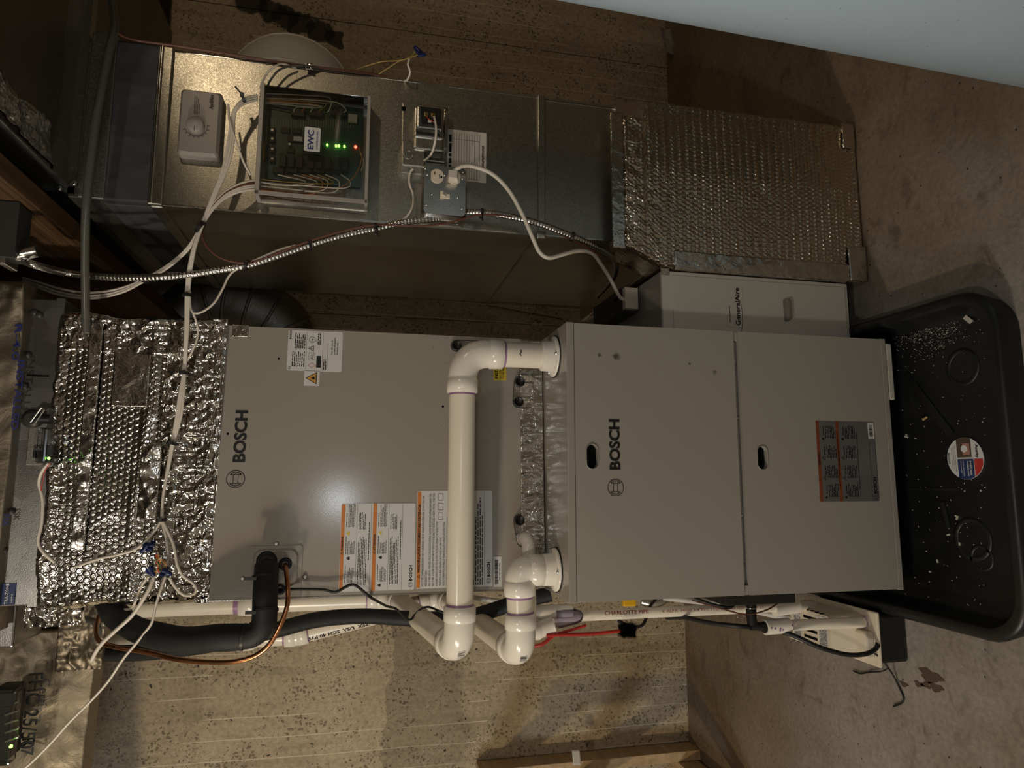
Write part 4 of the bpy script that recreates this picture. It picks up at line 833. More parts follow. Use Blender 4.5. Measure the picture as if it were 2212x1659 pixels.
# ================================================================== ceiling joist, junction box
js = MB().bbox(.50, .545, -1.3, 1.27, 2.03, 2.36, .003).build('ceiling_joist', 'joist_wood'); setp(js, 'brown wooden ceiling joist running overhead beside the dark trunk duct', 'joist')
jb = thing('junction_box', 'dark grey metal electrical box mounted on the brown ceiling joist', 'junction box', (.49, .3, 2.1))
u0 = at(46, 440, X=.497); u1 = at(44, 560, Y=u0.y)
MB().bbox(u1.x+.004, .499, u0.y, u0.y+.055, u0.z+.002, u0.z+.20, .004).build('box', 'dark_grey', jb)
MB().bbox(u1.x, .499, u0.y-.006, u0.y, u0.z, u0.z+.20, .002).build('cover', 'dark_grey', jb)
MB().bbox(u1.x-.012, u1.x+.02, u0.y-.004, u0.y+.05, u0.z+.016, u0.z+.03, .002).build('bracket', 'bright_steel', jb)
cn = Vector((u1.x+.014, u0.y+.02, u0.z)); MB().cyl(cn+Vector((0, .0, .01)), cn+Vector((0.012, .0, -.028)), .013, 14).build('connector', 'bright_steel', jb)
# ================================================================== round black duct elbow behind the plenum
re = thing('round_duct_elbow', 'dark segmented round duct elbow in the shadow behind the coil cabinet', 'duct', (.5, 1.0, 1.6))
pth = px3([(400, 690, .95), (455, 655, .95), (540, 668, .95), (600, 700, .97), (625, 770, 1.0)])
sp_ = spline(pth, .02); MB().tube(sp_, .105, 24).build('shell', 'dull_galvanised', re)
for i in range(4, len(sp_)-2, max(3, len(sp_)//8)):
    d = (sp_[i+1]-sp_[i-1]).normalized(); MB().ring(sp_[i]-d*.005, d, [(0, .105), (.003, .110), (.008, .110), (.011, .105)], 24, cap0=False, cap1=False).build('gore_seam', 'dull_galvanised', re)
pth2 = px3([(625, 690, 1.0), (560, 610, .9), (470, 590, .9), (380, 570, .95)])
# ================================================================== PVC vents
PR = .0302
def hub(k, c, d, r=.0365, L=.032): k.ring(Vector(c)-Vector(d)*L/2, d, [(0, r-.003), (.002, r), (L-.002, r), (L, r-.003)], 28)
def pvc_run(name, label, pts, r=PR, bend=.065, parent=None, cat='pipe', mt='pvc', hubr=None, hubl=.034):
    """thing made of straight pipes and elbows; pts = corner points"""
    t = parent or thing(name, label, cat, tuple(pts[0])); P = [Vector(p) for p in pts]; hubr = hubr or r*1.19
    ends = [P[0]]
    for i in range(1, len(P)-1):
        a = (P[i-1]-P[i]).normalized(); c = (P[i+1]-P[i]).normalized(); ang = a.angle(c); cut_ = min(bend/math.tan(ang/2), .45*min((P[i-1]-P[i]).length, (P[i+1]-P[i]).length))
        s0, s1 = P[i]+a*cut_, P[i]+c*cut_; arc = []
        for q in np.linspace(0, 1, 13): arc.append(s0*(1-q)**2+P[i]*2*q*(1-q)*1.0+s1*q*q)
        k = MB().tube(arc, r*1.12, 28); hub(k, s0+a*hubl*.4, a, hubr, hubl); hub(k, s1+c*hubl*.4, c, hubr, hubl); k.build('elbow', 'pvc_white', t)
        for s_, d_ in ((s0+a*hubl*.92, a), (s1+c*hubl*.92, c)): MB().ring(s_, d_, [(-.002, r*1.02), (.004, r*1.015)], 24, cap0=False, cap1=False).build('primer_ring', 'primer_purple', t)
        ends += [s0, s1]
    ends.append(P[-1])
    for i in range(0, len(ends), 2):
        if (ends[i+1]-ends[i]).length > .004: MB().cyl(ends[i], ends[i+1], r, 28).build('pipe', mt, t)
    return t
def flange(t, c):
    k = MB().ring(c, ZH, [(0, .049), (.004, .049), (.006, .046), (.008, .037), (.032, .036), (.034, .033)], 32); k.build('flange', 'pvc_white', t)
    MB().ring(c-ZH*.0015, ZH, [(0, .051), (.002, .051)], 32).build('flange_gasket', 'black_rubber', t)
    for a in (30, 150, 270):
        q = c+Vector((.042*math.cos(math.radians(a)), .042*math.sin(math.radians(a)), .006)); MB().ring(q, ZH, [(0, .004), (.003, .004), (.0045, .0025)], 10).build('screw', 'screw', t)
FA = Vector((.247, .085, FT+.002)); zA = at(998, 900, Y=.085).z
VY = .86
eA = at(985, 1404, Y=.085); eA.z = zA; JA = at(852, 1292, Y=VY); topA = Vector((JA.x, VY, 2.3))
vA = pvc_run('vent_pipe', 'long white plastic vent pipe crossing in front of the coil cabinet stickers', [FA+ZH*.03, Vector((FA.x, .085, zA)), Vector((eA.x, .085, zA)), Vector((JA.x, VY, JA.z)), topA])
flange(vA, FA)
FBb = Vector((-.252, .085, FT+.002)); zB = at(1126, 1370, Y=.085).z; eB = at(1126, 1412, Y=.085)
JB = at(960, 1292, Y=VY+.07); m2 = at(640, 1372, Y=VY+.07); t2 = at(500, 1398, Y=VY+.07); t2b = at(200, 1402, Y=VY+.07)
vB = pvc_run('vent_pipe', 'white plastic vent pipe hooking off the furnace top beside the clear drain trap', [FBb+ZH*.03, Vector((FBb.x, .085, zB+.005)), Vector((eB.x, .085, zB)), Vector((JB.x, JB.y, JB.z)), m2, Vector((m2.x-.012, m2.y, 2.3))], bend=.058)
flange(vB, FBb)
# couplings with primer on both risers, prints
for t, X_, Y_ in ((vA, JA.x, VY), (vB, m2.x-.004, VY+.07)):
    z1_ = at(520, 1330, Y=Y_).z; k = MB().ring(Vector((X_, Y_, z1_-.05)), ZH, [(0, PR+.001), (.015, .0375), (.055, .0375), (.056, PR)], 28); k.build('coupling', 'pvc_white', t)
    MB().ring(Vector((X_, Y_, z1_+.006)), ZH, [(0, PR+.0006), (.014, PR+.0006)], 28, cap0=False, cap1=False).build('primer_ring', 'primer_purple', t)
def curved_text(body, c, axis, out, r, size, mt, parent, bold=0, width=None):
    """letters laid along a pipe: axis = reading direction, out = direction it faces"""
    axis = Vector(axis).normalized(); out = Vector(out); out = (out-axis*out.dot(axis)).normalized(); uy = out.cross(axis)
    o = text(body, Vector(c), axis, uy, size, mt, parent, bold=bold, width=width); W = o.location.copy(); q = parent
    off = Vector((0, 0, 0)); p_ = o.parent
    while p_ is not None: off += p_.location; p_ = p_.parent
    for v in o.data.vertices:
        P = v.co+o.location+off-Vector(c); s = P.dot(uy); a = s/r; w_ = Vector(c)+axis*P.dot(axis)+out*(r*math.cos(a)+.0006)+uy*(r*math.sin(a)); v.co = w_-off-o.location
    return o
dsl = (Vector(m2)-Vector(JB)).normalized(); cpos = Vector(m2)-dsl*.235
curved_text('IPEX  USA  SCH 40 PVC', cpos, dsl, Vector((-.35, -1, -.4)), PR, .020, 'ink', vB, .02)
for t, c_, d_ in ((vA, Vector((eA.x-.002, .085, zA)), 1), (vB, Vector((eB.x, .085, zB)), 1)):
    k = MB(); nrm = Vector((-.62, -.70, -.05)).normalized(); ux_ = nrm.cross(ZH).normalized(); cc = c_+nrm*.0148
    for i, wq in enumerate((.001, .002, .001, .003, .001, .002)): k.rect(-.009+i*.0032, -.009+i*.0032+wq, -.009, .006, cc, -ux_, ZH, .0)
    k.build('barcode_print', 'ink_grey', t)
MB().stroke([(0, 0), (.004, .003), (.008, 0), (.014, .001)], (.240, .0535, 1.015), XH, ZH, .002).build('marker_dash', 'ink', vA)
# ================================================================== refrigerant lines
ls = thing('suction_line', 'thick black foam insulated refrigerant line curving from the coil access plate', 'pipe', tuple(cpt(*con(577, 1212), .01)))
A = px3([(577, 1212, .175), (576, 1222, .145), (573, 1285, .105), (572, 1325, .095)]); SR = .0255
MB().tube(spline([cpt(*con(577, 1212), -.01)]+A[:2], .006), .0165, 20).build('copper_stub', 'foam_dark', ls)
MB().tube(spline(A[1:]+px3([(571, 1345, .092)]), .006), SR, 24).build('foam_sleeve', 'foam_black', ls)
B = px3([(572, 1312, .094), (568, 1350, .092), (545, 1372, .095), (510, 1377, .10)]); MB().tube(spline(B, .005), SR*.99, 24).build('foam_elbow', 'foam_black', ls)
Cc = px3([(525, 1376, .098), (460, 1378, .11), (380, 1380, .14), (300, 1362, .19), (252, 1330, .26), (232, 1300, .34), (225, 1270, .42)])
sp_ = spline(Cc, .008); MB().tube(sp_, [SR*(1.04+.05*math.sin(i*.35)) for i in range(len(sp_))], 24).build('foam_sleeve', 'foam_black', ls)
for px, py, Y_ in ((574, 1318, .096), (572, 1246, .128)):
    c_ = at(px, py, Y=Y_); MB().ring(c_-Vector((0, .002, 0)), Vector((-.9, -.3, -.05)), [(-.003, SR+.001), (.003, SR+.001)], 24, cap0=False, cap1=False).build('cable_tie', 'black_plastic', ls); MB().obox(c_+Vector((.0, -.02, SR)), XH, YH, ZH, .003, .003, .012).build('cable_tie', 'black_plastic', ls)
MB().ring(at(526, 1376, Y=.098), Vector((.1, 0, 1)), [(-.003, SR+.002), (.003, SR+.002)], 24, cap0=False, cap1=False).build('cable_tie', 'black_plastic', ls)
wire('liquid_line', [tuple(v) for v in [cpt(*con(617, 1219), .005)]+px3([(618, 1232, .15), (622, 1275, .115), (620, 1310, .10), (606, 1350, .095), (582, 1392, .10), (548, 1418, .11), (500, 1430, .12), (440, 1430, .14), (380, 1424, .16), (320, 1410, .19), (245, 1396, .22), (214, 1384, .26), (208, 1358, .33), (214, 1330, .40)])], .0052, 'copper', 'bare copper refrigerant line looping beneath the black foam line', 'pipe', raw=True, n=12)
sp_ = spline(px3([(1190, 1283, .40), (1120, 1300, .42), (1010, 1333, .46), (900, 1337, .50), (790, 1331, .50), (690, 1338, .48), (600, 1360, .46), (520, 1378, .46), (430, 1396, .48), (300, 1410, .52), (190, 1406, .56), (130, 1376, .60), (122, 1350, .64), (140, 1330, .70)]), .012)
o = MB().tube(sp_, .0205, 22).build('insulated_tube', 'foam_black'); setp(o, 'long black foam insulated tube running up behind the vent pipes', 'pipe')
MB().tube(spline(px3([(185, 1338, .42), (205, 1345, .40), (213, 1365, .40), (205, 1385, .42)]), .006), .008, 10).build('tape_ring', 'tube_grey'); setp(bpy.data.objects['tape_ring'], 'grey curled plastic strap on the upper black insulated tube', 'strap')
wire('black_sensor_cable', [tuple(v) for v in [cpt(*con(606, 1274), .004)]+px3([(640, 1273, .165), (700, 1274, .165), (725, 1279, .16), (763, 1263, .165), (800, 1290, .17), (835, 1309, .30), (855, 1315, .36), (876, 1335, .40), (888, 1338, .42), (902, 1322, .44), (925, 1311, .44), (975, 1330, .44), (1060, 1348, .46), (1120, 1362, .50)])], .0032, 'black_rubber', 'thin black sensor cable wavering from the access plate past the stickers', raw=True, n=8)
# ================================================================== condensate drain
dr = thing('condensate_drain', 'small white plastic drain pipe with clear trap beside the furnace', 'pipe', tuple(cpt(*con(1127, 1166), .01)))
pC = cpt(*con(1129, 1163), 0); el0 = pC+CN*.035; d1_ = at(1141, 1215, Y=el0.y)
k = MB().cyl(pC, pC+CN*.024, .0155, 20); k.build('socket', 'pvc_white', dr)
MB().ring(pC+CN*.016, CN, [(0, .0162), (.003, .0162)], 20, cap0=False, cap1=False).build('primer_ring', 'primer_purple', dr)
arc = [pC+CN*.018, pC+CN*.030, pC+CN*.040+Vector((-.006, 0, -.002)), pC+CN*.043+Vector((-.018, 0, -.004)), pC+CN*.043+Vector((-.040, 0, -.006))]
MB().tube(spline(arc, .004), .0158, 20).build('elbow', 'pvc_white', dr); e1 = arc[-1]
MB().ring(e1, Vector((-1, 0, -.1)), [(0, .0185), (.020, .0185), (.022, .016)], 20).build('socket', 'pvc_white', dr)
MB().ring(e1+Vector((-.021, 0, -.002)), Vector((-1, 0, -.1)), [(0, .0142), (.010, .0142)], 20).build('primer_ring', 'primer_purple', dr)
DY = .20; T0 = at(1158, 1332, Y=DY)
MB().cyl(e1, Vector((T0.x+.01, DY-.03, T0.z+.02)), .0135, 18).build('pipe', 'pvc', dr)
tz = Vector((T0.x, DY, T0.z))
k = MB(); k.cyl(tz+Vector((.010, 0, .04)), tz+Vector((.010, 0, -.09)), .0165, 20); k.cyl(tz+Vector((.006, 0, .028)), tz+Vector((-.030, -.01, .030)), .019, 20); k.cyl(tz+Vector((-.030, -.01, .045)), tz+Vector((-.030, -.01, -.006)), .0225, 22); k.cyl(tz+Vector((-.030, -.01, .0)), tz+Vector((-.018, -.012, -.040)), .021, 22); k.build('trap_body', 'pvc_white', dr)
ca, cb_ = at(1202, 1338, Y=DY-.012), at(1266, 1328, Y=DY-.012)
MB().ring(ca, cb_-ca, [(0, .0215), (.02, .021), (.05, .018), (.062, .013), (.068, .004)], 24).build('clear_bowl', 'clear_trap', dr)
p0, p1_ = at(1195, 1333, Y=.232), at(1722, 1309, Y=.232)
MB().cyl(p0, p1_, .0134, 20).build('pipe', 'pvc', dr)
curved_text('CHARLOTTE PIPE', at(1302, 1325, Y=.2187), p1_-p0, Vector((-.12, -1, .25)), .0134, .0135, 'ink_red', dr, .01, width=.118); bpy.context.view_layer.update()
curved_text('\u00ae ALPA  04007 3/4"PVC 1120 SCH 40 NSF  PSI @ 23', at(1425, 1320, Y=.2187), p1_-p0, Vector((-.12, -1, .25)), .0134, .0105, 'ink_red', dr, .005, width=.29)
q0 = at(1672, 1318, Y=.232); q1 = at(1724, 1310, Y=.232); MB().cyl(q0, q1, .0172, 20).build('coupling', 'pvc_white', dr)
MB().cyl(q1, Vector((q1.x-.004, .26, .13)), .0134, 18).build('pipe', 'pvc', dr)
o = MB(); bs = at(1160, 1386, Y=DY-.01); o.tube(spline([at(1150, 1396, Y=.19), at(1170, 1392, Y=.18), at(1190, 1377, Y=.18), at(1200, 1370, Y=.18)], .004), .0045, 10)
o.tube(spline([at(1192, 1373, Y=.178), at(1230, 1362, Y=.178), at(1266, 1351, Y=.178)], .006), .0034, 10); o.tube(spline([at(1180, 1372, Y=.172), at(1220, 1371, Y=.172), at(1280, 1369, Y=.175), at(1345, 1362, Y=.18)], .006), .0042, 10)
br = thing('cleaning_brush', 'red handled trap cleaning brush with black bristles hanging by the drain pipe', 'brush', tuple(at(1350, 1358, Y=.18)))
o.build('handle', 'red_handle', br)
k = MB(); rnd = random.Random(4); b0_, b1_ = at(1338, 1361, Y=.18), at(1372, 1362, Y=.18)
for i in range(1500):
    t = rnd.random(); c_ = b0_.lerp(b1_, t); a = rnd.uniform(0, 6.28); L = .021*(.75+.35*rnd.random()); d = Vector((math.cos(a), math.sin(a), rnd.uniform(-.25, .25)))
    e = c_+d*L; s_ = d.orthogonal().normalized()*.0010; k.add([c_+s_, c_-s_, e], [(0, 1, 2)])
k.tube([b0_, b1_], .004, 10); k.build('bristles', 'black_deep', br)['kind'] = 'stuff'
# ================================================================== gas valve parts peeking out on the left side
gv = thing('gas_shutoff', 'yellow handled gas shutoff with corrugated steel connector beside the furnace', 'valve', (-.33, .45, .75))
g0_ = at(1358, 1300, Y=.45); MB().bbox(g0_.x-.012, g0_.x+.012, .44, .46, g0_.z-.02, g0_.z+.02, .004).build('lever', 'yellow_lever', gv); MB().cyl(g0_+Vector((.01, 0, 0)), g0_+Vector((.05, 0, 0)), .008, 10).build('stem', 'brass', gv)
c_ = spline(px3([(1385, 1296, .46), (1408, 1301, .45), (1428, 1296, .45), (1440, 1285, .46)]), .003); MB().tube(c_, [.015+.0018*(i % 2) for i in range(len(c_))], 16).build('corrugated_connector', 'bright_steel', gv)
wire('braided_hose', [(1432, 1290, .40), (1480, 1296, .38), (1540, 1303, .36), (1640, 1322, .33), (1720, 1338, .30), (1760, 1330, .26)], .0085, 'mesh_white', 'white braided hose running down behind the drain pipe to the pump', 'hose', n=10)
wire('braided_hose', [(1020, 1290, .62), (1060, 1296, .6), (1110, 1302, .58), (1160, 1308, .5)], .007, 'mesh_white', 'short white braided hose glimpsed behind the upper vent elbows', 'hose', n=10)
bt = thing('furnace_trap', 'black plastic furnace trap with rubber elbow fixed to the left furnace side', 'drain trap', (-.33, .12, .5))
t0, t1 = at(1548, 1292, Y=.10), at(1698, 1299, Y=.10)
MB().bbox(t0.x-.012, -.3115, .06, .20, t1.z, t0.z, .003).build('box', 'black_plastic', bt)
rb = px3([(1622, 1296, .11), (1623, 1330, .105), (1626, 1352, .10)]); MB().tube(spline(rb, .005), .0125, 16).build('rubber_tube', 'black_rubber', bt); MB().cyl(at(1621, 1352, Y=.10), at(1655, 1354, Y=.10), .0105, 14).build('rubber_elbow', 'black_rubber', bt)
for px, py in ((1622, 1313), (1624, 1332)): MB().ring(at(px, py, Y=.107), Vector((-1, 0, 0)), [(-.001, .0135), (.001, .0135)], 16, cap0=False, cap1=False).build('clamp', 'screw', bt)
MB().tube(spline([at(1600+8*math.cos(t), 1332+4*math.sin(t), Y=.095) for t in np.linspace(0, 6.2, 14)], .002), .001, 5).build('clamp_spring', 'screw', bt)
a_, b_ = at(1652, 1355, Y=.10), at(1704, 1351, Y=.10); MB().cyl(a_, b_, .0185, 20).build('coupling', 'pvc_white', bt); MB().ring(a_, a_-b_, [(-.001, .014), (.004, .014)], 16).build('rubber_end', 'black_rubber', bt)
c_ = at(1866, 1344, Y=.10); MB().cyl(b_, c_, .0134, 20).build('pipe', 'pvc', bt); d_ = at(1899, 1343, Y=.10); MB().cyl(c_, d_, .0155, 20).build('outlet_fitting', 'pvc_white', bt); MB().ring(c_, d_-c_, [(-.002, .0138), (.002, .0160)], 20, cap0=False, cap1=False).build('primer_ring', 'primer_purple', bt)
for i in range(7):
    a = random.Random(i).uniform(0, 6); q = a_.lerp(b_, random.Random(i+9).random()); nrm = Vector((-.4+.1*i, -1, 0)).normalized(); MB().ring(q+nrm*.0183, nrm, [(0, .003), (.0005, .002)], 7).build('primer_drip', 'primer_purple', bt)
wire('brown_wire', [(1495, 1297, .12), (1560, 1315, .10), (1610, 1327, .09), (1655, 1318, .10), (1690, 1297, .11)], .002, 'wire_brown', 'thin brown low-voltage wire sagging under the black furnace trap')
wire('black_power_cord', [(1500, 1292, .14), (1540, 1306, .12), (1575, 1312, .10), (1588, 1303, .11)], .004, 'black_rubber', 'short black cord looping above the black furnace trap', 'cord', n=8)
# ================================================================== condensate pump
pm = thing('condensate_pump', 'cream plastic condensate pump with black tank on the floor beside the pan', 'pump', (-.44, .20, 0))
mx0, mx1, my0, my1, mz = -.5125, -.378, .062, .345, .085
MB().bbox(mx0+.008, mx1-.008, my0+.008, my1-.008, .001, mz, .008).build('tank', 'black_plastic', pm)
MB().bbox(mx0, mx1, my0, my1, mz, mz+.009, .004).build('cover_flange', 'beige_plastic', pm)
k = MB(); lo = rrect(mx0+.012, mx1-.012, my0+.050, my1-.012, .014, 4); hi = rrect(mx0+.022, mx1-.022, my0+.075, my1-.022, .012, 4); n = len(lo)
zl = [(lo, mz+.008), (lo, mz+.030), (hi, mz+.088)]; V = [(x, y, z) for L, z in zl for x, y in L]
k.add(V, [(i*n+j, i*n+(j+1) % n, (i+1)*n+(j+1) % n, (i+1)*n+j) for i in range(2) for j in range(n)]+[tuple(range(2*n, 3*n))]); cvr = k.build('motor_cover', 'beige_plastic', pm)
zt_ = mz+.0885
for i in range(4): MB().bbox(-.472+i*.017, -.465+i*.017, .19, .245, zt_-.002, zt_+.0004, .0005).build('vent_slot', 'black_deep', pm)
for sx__ in (mx1-.0225, mx0+.0225):
    for i in range(7): MB().bbox(sx__-.003, sx__+.003, .17+i*.02, .178+i*.02, zt_-.012, zt_-.002, .0005).build('vent_slot', 'black_deep', pm)
LBo = Vector((0, 0, zt_)); l1 = MB().rect(-.475, -.415, .256, .288, LBo, XH, YH, .0004).build('label', 'sticker', pm); k = MB(); fine(LBo+ZH*.0003, XH, YH, -.473, -.418, .258, .286, 7, .55, 3, .3, k); k.build('fine_print', 'ink', l1)
l2 = MB().rect(-.480, -.405, .148, .182, LBo, XH, YH, .0004).build('label', 'sticker', pm); k = MB(); fine(LBo+ZH*.0003, XH, YH, -.478, -.408, .150, .180, 8, .55, 8, .3, k); k.build('fine_print', 'ink', l2)
MB().bbox(mx0+.02, mx1-.05, my0+.012, my0+.058, mz+.008, mz+.035, .006).build('inlet_block', 'beige_plastic', pm)
wire('pump_discharge_tube', [(1440, 1334, .30), (1480, 1334, .22), (1530, 1345, .16), (1600, 1353, .10), (1650, 1356, .12), (1712, 1372, .08), (1770, 1398, .05), (1830, 1414, .045), (1872, 1412, .05), (1893, 1400, .06), (1896, 1390, .07)], .0058, 'black_rubber', 'glossy black discharge tube looping down to the cream pump', 'tube', n=10)
tpts = [at(1890, 1412, Z=.10), at(1905, 1425, Z=.08), at(1917, 1440, Z=.04), at(1930, 1460, Z=.012), at(1945, 1490, Z=.004), at(1953, 1510, Z=.004), at(1946, 1520, Z=.004), at(1930, 1526, Z=.004)]
wire('pump_wire', [tuple(v) for v in tpts], .0022, 'black_rubber', 'thin black wire from the pump trailing across the floor', 'wire', raw=True)
wire('pump_wire', [tuple(v) for v in (at(1919, 1443, Z=.036), at(1905, 1450, Z=.012), at(1880, 1452, Z=.004), at(1858, 1455, Z=.004), at(1843, 1449, Z=.004))], .002, 'black_rubber', 'short stripped black wire end branching beside the pump', 'wire', raw=True)
wire('black_power_cord', [(1335, 1340, .30), (1360, 1352, .28), (1385, 1352, .28), (1396, 1335, .30), (1404, 1310, .36), (1420, 1290, .42)], .0042, 'black_rubber', 'black cord curving past the bristle brush behind the drain pipe', 'cord', n=8)
# dark oil spots on the floor
for px, py, r in ((2010, 1460, .028), (2022, 1485, .018), (2000, 1480, .012), (1985, 1478, .012), (1953, 1478, .011), (2030, 1340, .03)):
    q = at(px, py, Z=0.0); L = [(q.x+r*(1+.22*math.sin(3*t+px)+.12*math.sin(7*t))*math.cos(t)*.55, q.y+r*(1+.22*math.sin(3*t+px)+.12*math.sin(7*t))*math.sin(t)*1.2) for t in np.linspace(0, 6.283, 24)[:-1]]
    MB().prism(L, (0, 0, .0002), XH, YH, (0, 0, .0004)).build('floor_stain', 'brown_print', bpy.data.objects['floor'], fix=True)
# ================================================================== things mounted on the return duct
DF = DY0-.003
def dz(px, py, out=0.0): return at(px, py, Y=DF-out)
# ---- humidistat
hm = thing('humidistat', 'grey dial humidistat mounted at the top of the return duct', 'humidistat', tuple(dz(430, 265)))
a, b = dz(386, 325, .028), dz(474, 200, .028)
x0, x1, z0, z1 = a.x, b.x-.004, b.z, a.z
k = MB(); lo = rrect(x0-.006, x1+.006, z0-.006, z1+.006, .008, 4); hi = rrect(x0, x1, z0, z1, .008, 4); n = len(lo)
V = [(x, DF, z) for x, z in lo]+[(x, DF-.020, z) for x, z in lo]+[(x, DF-.028, z) for x, z in hi]
k.add(V, [(i*n+j, i*n+(j+1) % n, (i+1)*n+(j+1) % n, (i+1)*n+j) for i in range(2) for j in range(n)]+[tuple(range(2*n, 3*n))]).build('case', 'grey_plastic', hm, fix=True)
kc = at(423, 272, Y=DF-.03); kc.y = DF-.028
MB().ring(kc, (0, -1, 0), [(0, .019), (.012, .0185), (.0145, .016), (.015, .0)], 28, cap1=False).build('knob', 'grey_knob', hm); MB().box(kc.x-.018, kc.x-.008, kc.y-.0155, kc.y-.0148, kc.z-.0006, kc.z+.0006).build('pointer', 'ink_grey', hm)
FO = Vector((0, DF-.0283, 0)); k = MB(); k.stroke([(kc.x+.024*math.cos(t), kc.z+.024*math.sin(t)) for t in np.linspace(1.9, 4.9, 20)], FO, XH, ZH, .001)
for t in np.linspace(1.95, 4.85, 9): k.stroke([(kc.x+.025*math.cos(t), kc.z+.025*math.sin(t)), (kc.x+.029*math.cos(t), kc.z+.029*math.sin(t))], FO, XH, ZH, .0018)
fine(FO, XH, ZH, kc.x+.03, x1-.012, kc.z-.006, kc.z+.008, 4, .4, 5, .5, k); k.build('scale_print', 'ink_grey', hm)
q = at(460, 236, Y=DF-.0284); text('AprilAire', Vector((q.x, DF-.0284, q.z)), XH, ZH, .0125, 'ink', hm, bold=.015, width=.036)
# ---- zone control panel
zp = thing('zone_control_panel', 'clear covered zone control panel with lit green and red lights on the duct', 'control panel', tuple(dz(670, 310)))
ca = [at(552, 418, Y=DF-.05), at(798, 440, Y=DF-.05), at(560, 178, Y=DF-.05), at(798, 210, Y=DF-.05)]
x0 = (ca[0].x+ca[1].x)/2; x1 = (ca[2].x+ca[3].x)/2; zt_ = (ca[0].z+ca[2].z)/2; zb_ = (ca[1].z+ca[3].z)/2
MB().bbox(x0, x1, DF-.004, DF, zb_, zt_, .001).build('back_plate', 'bright_steel', zp)
for z0, z1, nm in ((zt_-.010, zt_, 'end_cap'), (zb_, zb_+.008, 'end_cap')):
    MB().bbox(x0-.002, x1+.002, DF-.052, DF-.003, z0, z1, .0015).build(nm, 'grey_knob', zp)
for x_ in (x0, x1-.004): MB().box(x_, x_+.004, DF-.012, DF-.004, zb_+.008, zt_-.010).build('side_rail', 'grey_plastic', zp)
MB().box(x0-.001, x0+.008, DF-.052, DF-.048, zb_, zt_).build('side_rail', 'grey_knob', zp)
cvv = MB(); cvv.box(x0+.002, x1-.002, DF-.050, DF-.0485, zb_+.008, zt_-.010); cvv.box(x1-.004, x1-.0025, DF-.0485, DF-.012, zb_+.008, zt_-.010); cvv.build('clear_cover', 'clear_cover', zp)
PBY = DF-.014
def pb(px, py): return at(px, py, Y=PBY)
A_, B_ = pb(572, 385), pb(785, 235)
bd = MB().box(A_.x, B_.x, PBY, PBY+.0016, B_.z, A_.z).build('circuit_board', 'board_green', zp)
def comp(name, px, py, wpx, hpx, d, mt, p=None):
    a = pb(px-wpx/2, py+hpx/2); b = pb(px+wpx/2, py-hpx/2)
    return MB().bbox(min(a.x, b.x), max(a.x, b.x), PBY-d, PBY, min(a.z, b.z), max(a.z, b.z), .0006, 1).build(name, mt, p or bd)
for i, px in enumerate((612, 630, 648, 672, 690, 708, 727, 745)): comp('relay', px, 351+i*1.2, 15, 27, .015, 'black_plastic')
for px in (602, 631, 661, 689, 730): comp('terminal_block', px, 371, 24, 9, .010, 'black_plastic')
for px in (644, 683, 732): comp('terminal_block', px, 248, 30, 10, .010, 'black_plastic')
for py in (284, 303, 325, 346):
    c_ = comp('trimmer', 589, py, 12, 12, .007, 'black_plastic'); q = pb(589, py); MB().ring(Vector((q.x, PBY-.007, q.z)), (0, -1, 0), [(0, .0028), (.0015, .0028)], 10).build('trimmer_screw', 'screw', c_)
comp('switch_block', 568, 328, 10, 34, .006, 'amber'); comp('chip', 640, 301, 36, 12, .005, 'black_plastic')
for px, py, w_, h_ in ((617, 282, 20, 9), (641, 284, 20, 9), (628, 326, 18, 10), (663, 330, 20, 8), (663, 350, 10, 14)): comp('chip', px, py, w_, h_, .004, 'black_plastic')
comp('fuse_block', 762, 258, 20, 14, .008, 'paper'); comp('chip_label', 644, 302, 20, 8, .0055, 'sticker'); comp('tag', 571, 243, 6, 26, .002, 'sticker')
for px, py in ((626, 314), (672, 342), (672, 353)): q = pb(px, py); MB().ring(Vector((q.x, PBY, q.z)), (0, -1, 0), [(0, .004), (.006, .004), (.007, .003)], 12).build('capacitor', 'screw', bd)
k = MB(); rnd = random.Random(6)
for i in range(34):
    q = pb(585+i*5.4, 268); k.box(q.x-.010, q.x+.012+rnd.uniform(-.003, .003), PBY-.0008, PBY, q.z-.0007, q.z+.0007)
k.build('copper_tracks', 'grey_plastic', bd)
text('ULTRA ZONE', Vector((pb(577, 312).x, PBY-.0006, pb(577, 312).z)), XH, ZH, .006, 'grey_knob', bd); text('ULTRA-ZONE', Vector((pb(600, 232).x, PBY-.0006, pb(600, 232).z)), XH, ZH, .006, 'grey_knob', bd)
for px, py in ((707, 314), (726, 316), (732, 316), (744, 317)): q = pb(px, py); MB().ring(Vector((q.x, PBY, q.z)), (0, -1, 0), [(0, .0026), (.004, .0026), (.006, .0014)], 10).build('led', 'led_green', bd)
q = pb(768, 318); MB().ring(Vector((q.x, PBY, q.z)), (0, -1, 0), [(0, .0032), (.004, .0032), (.006, .0016)], 10).build('led', 'led_red', bd)
a, b = at(656, 325, Y=DF-.051), at(693, 277, Y=DF-.051)
lg = MB().prism(rrect(a.x, b.x, b.z, a.z, .003), (0, DF-.0502, 0), XH, ZH, (0, -.0005, 0)).build('logo_sticker', 'sticker', zp, fix=True)
text('EWC', Vector((a.x+.004, DF-.0508, (a.z+b.z)/2-.003)), XH, ZH, .0185, 'ink_blue', lg, bold=.02, width=b.x-a.x-.012); text('CONTROLS INC.', Vector((a.x+.005, DF-.0508, b.z+.005)), XH, ZH, .0062, 'ink_blue', lg, bold=.01, width=b.x-a.x-.012)
rnd = random.Random(21); wm = ('wire_white', 'wire_brown', 'wire_white', 'wire_orange', 'wire_white', 'wire_yellow')
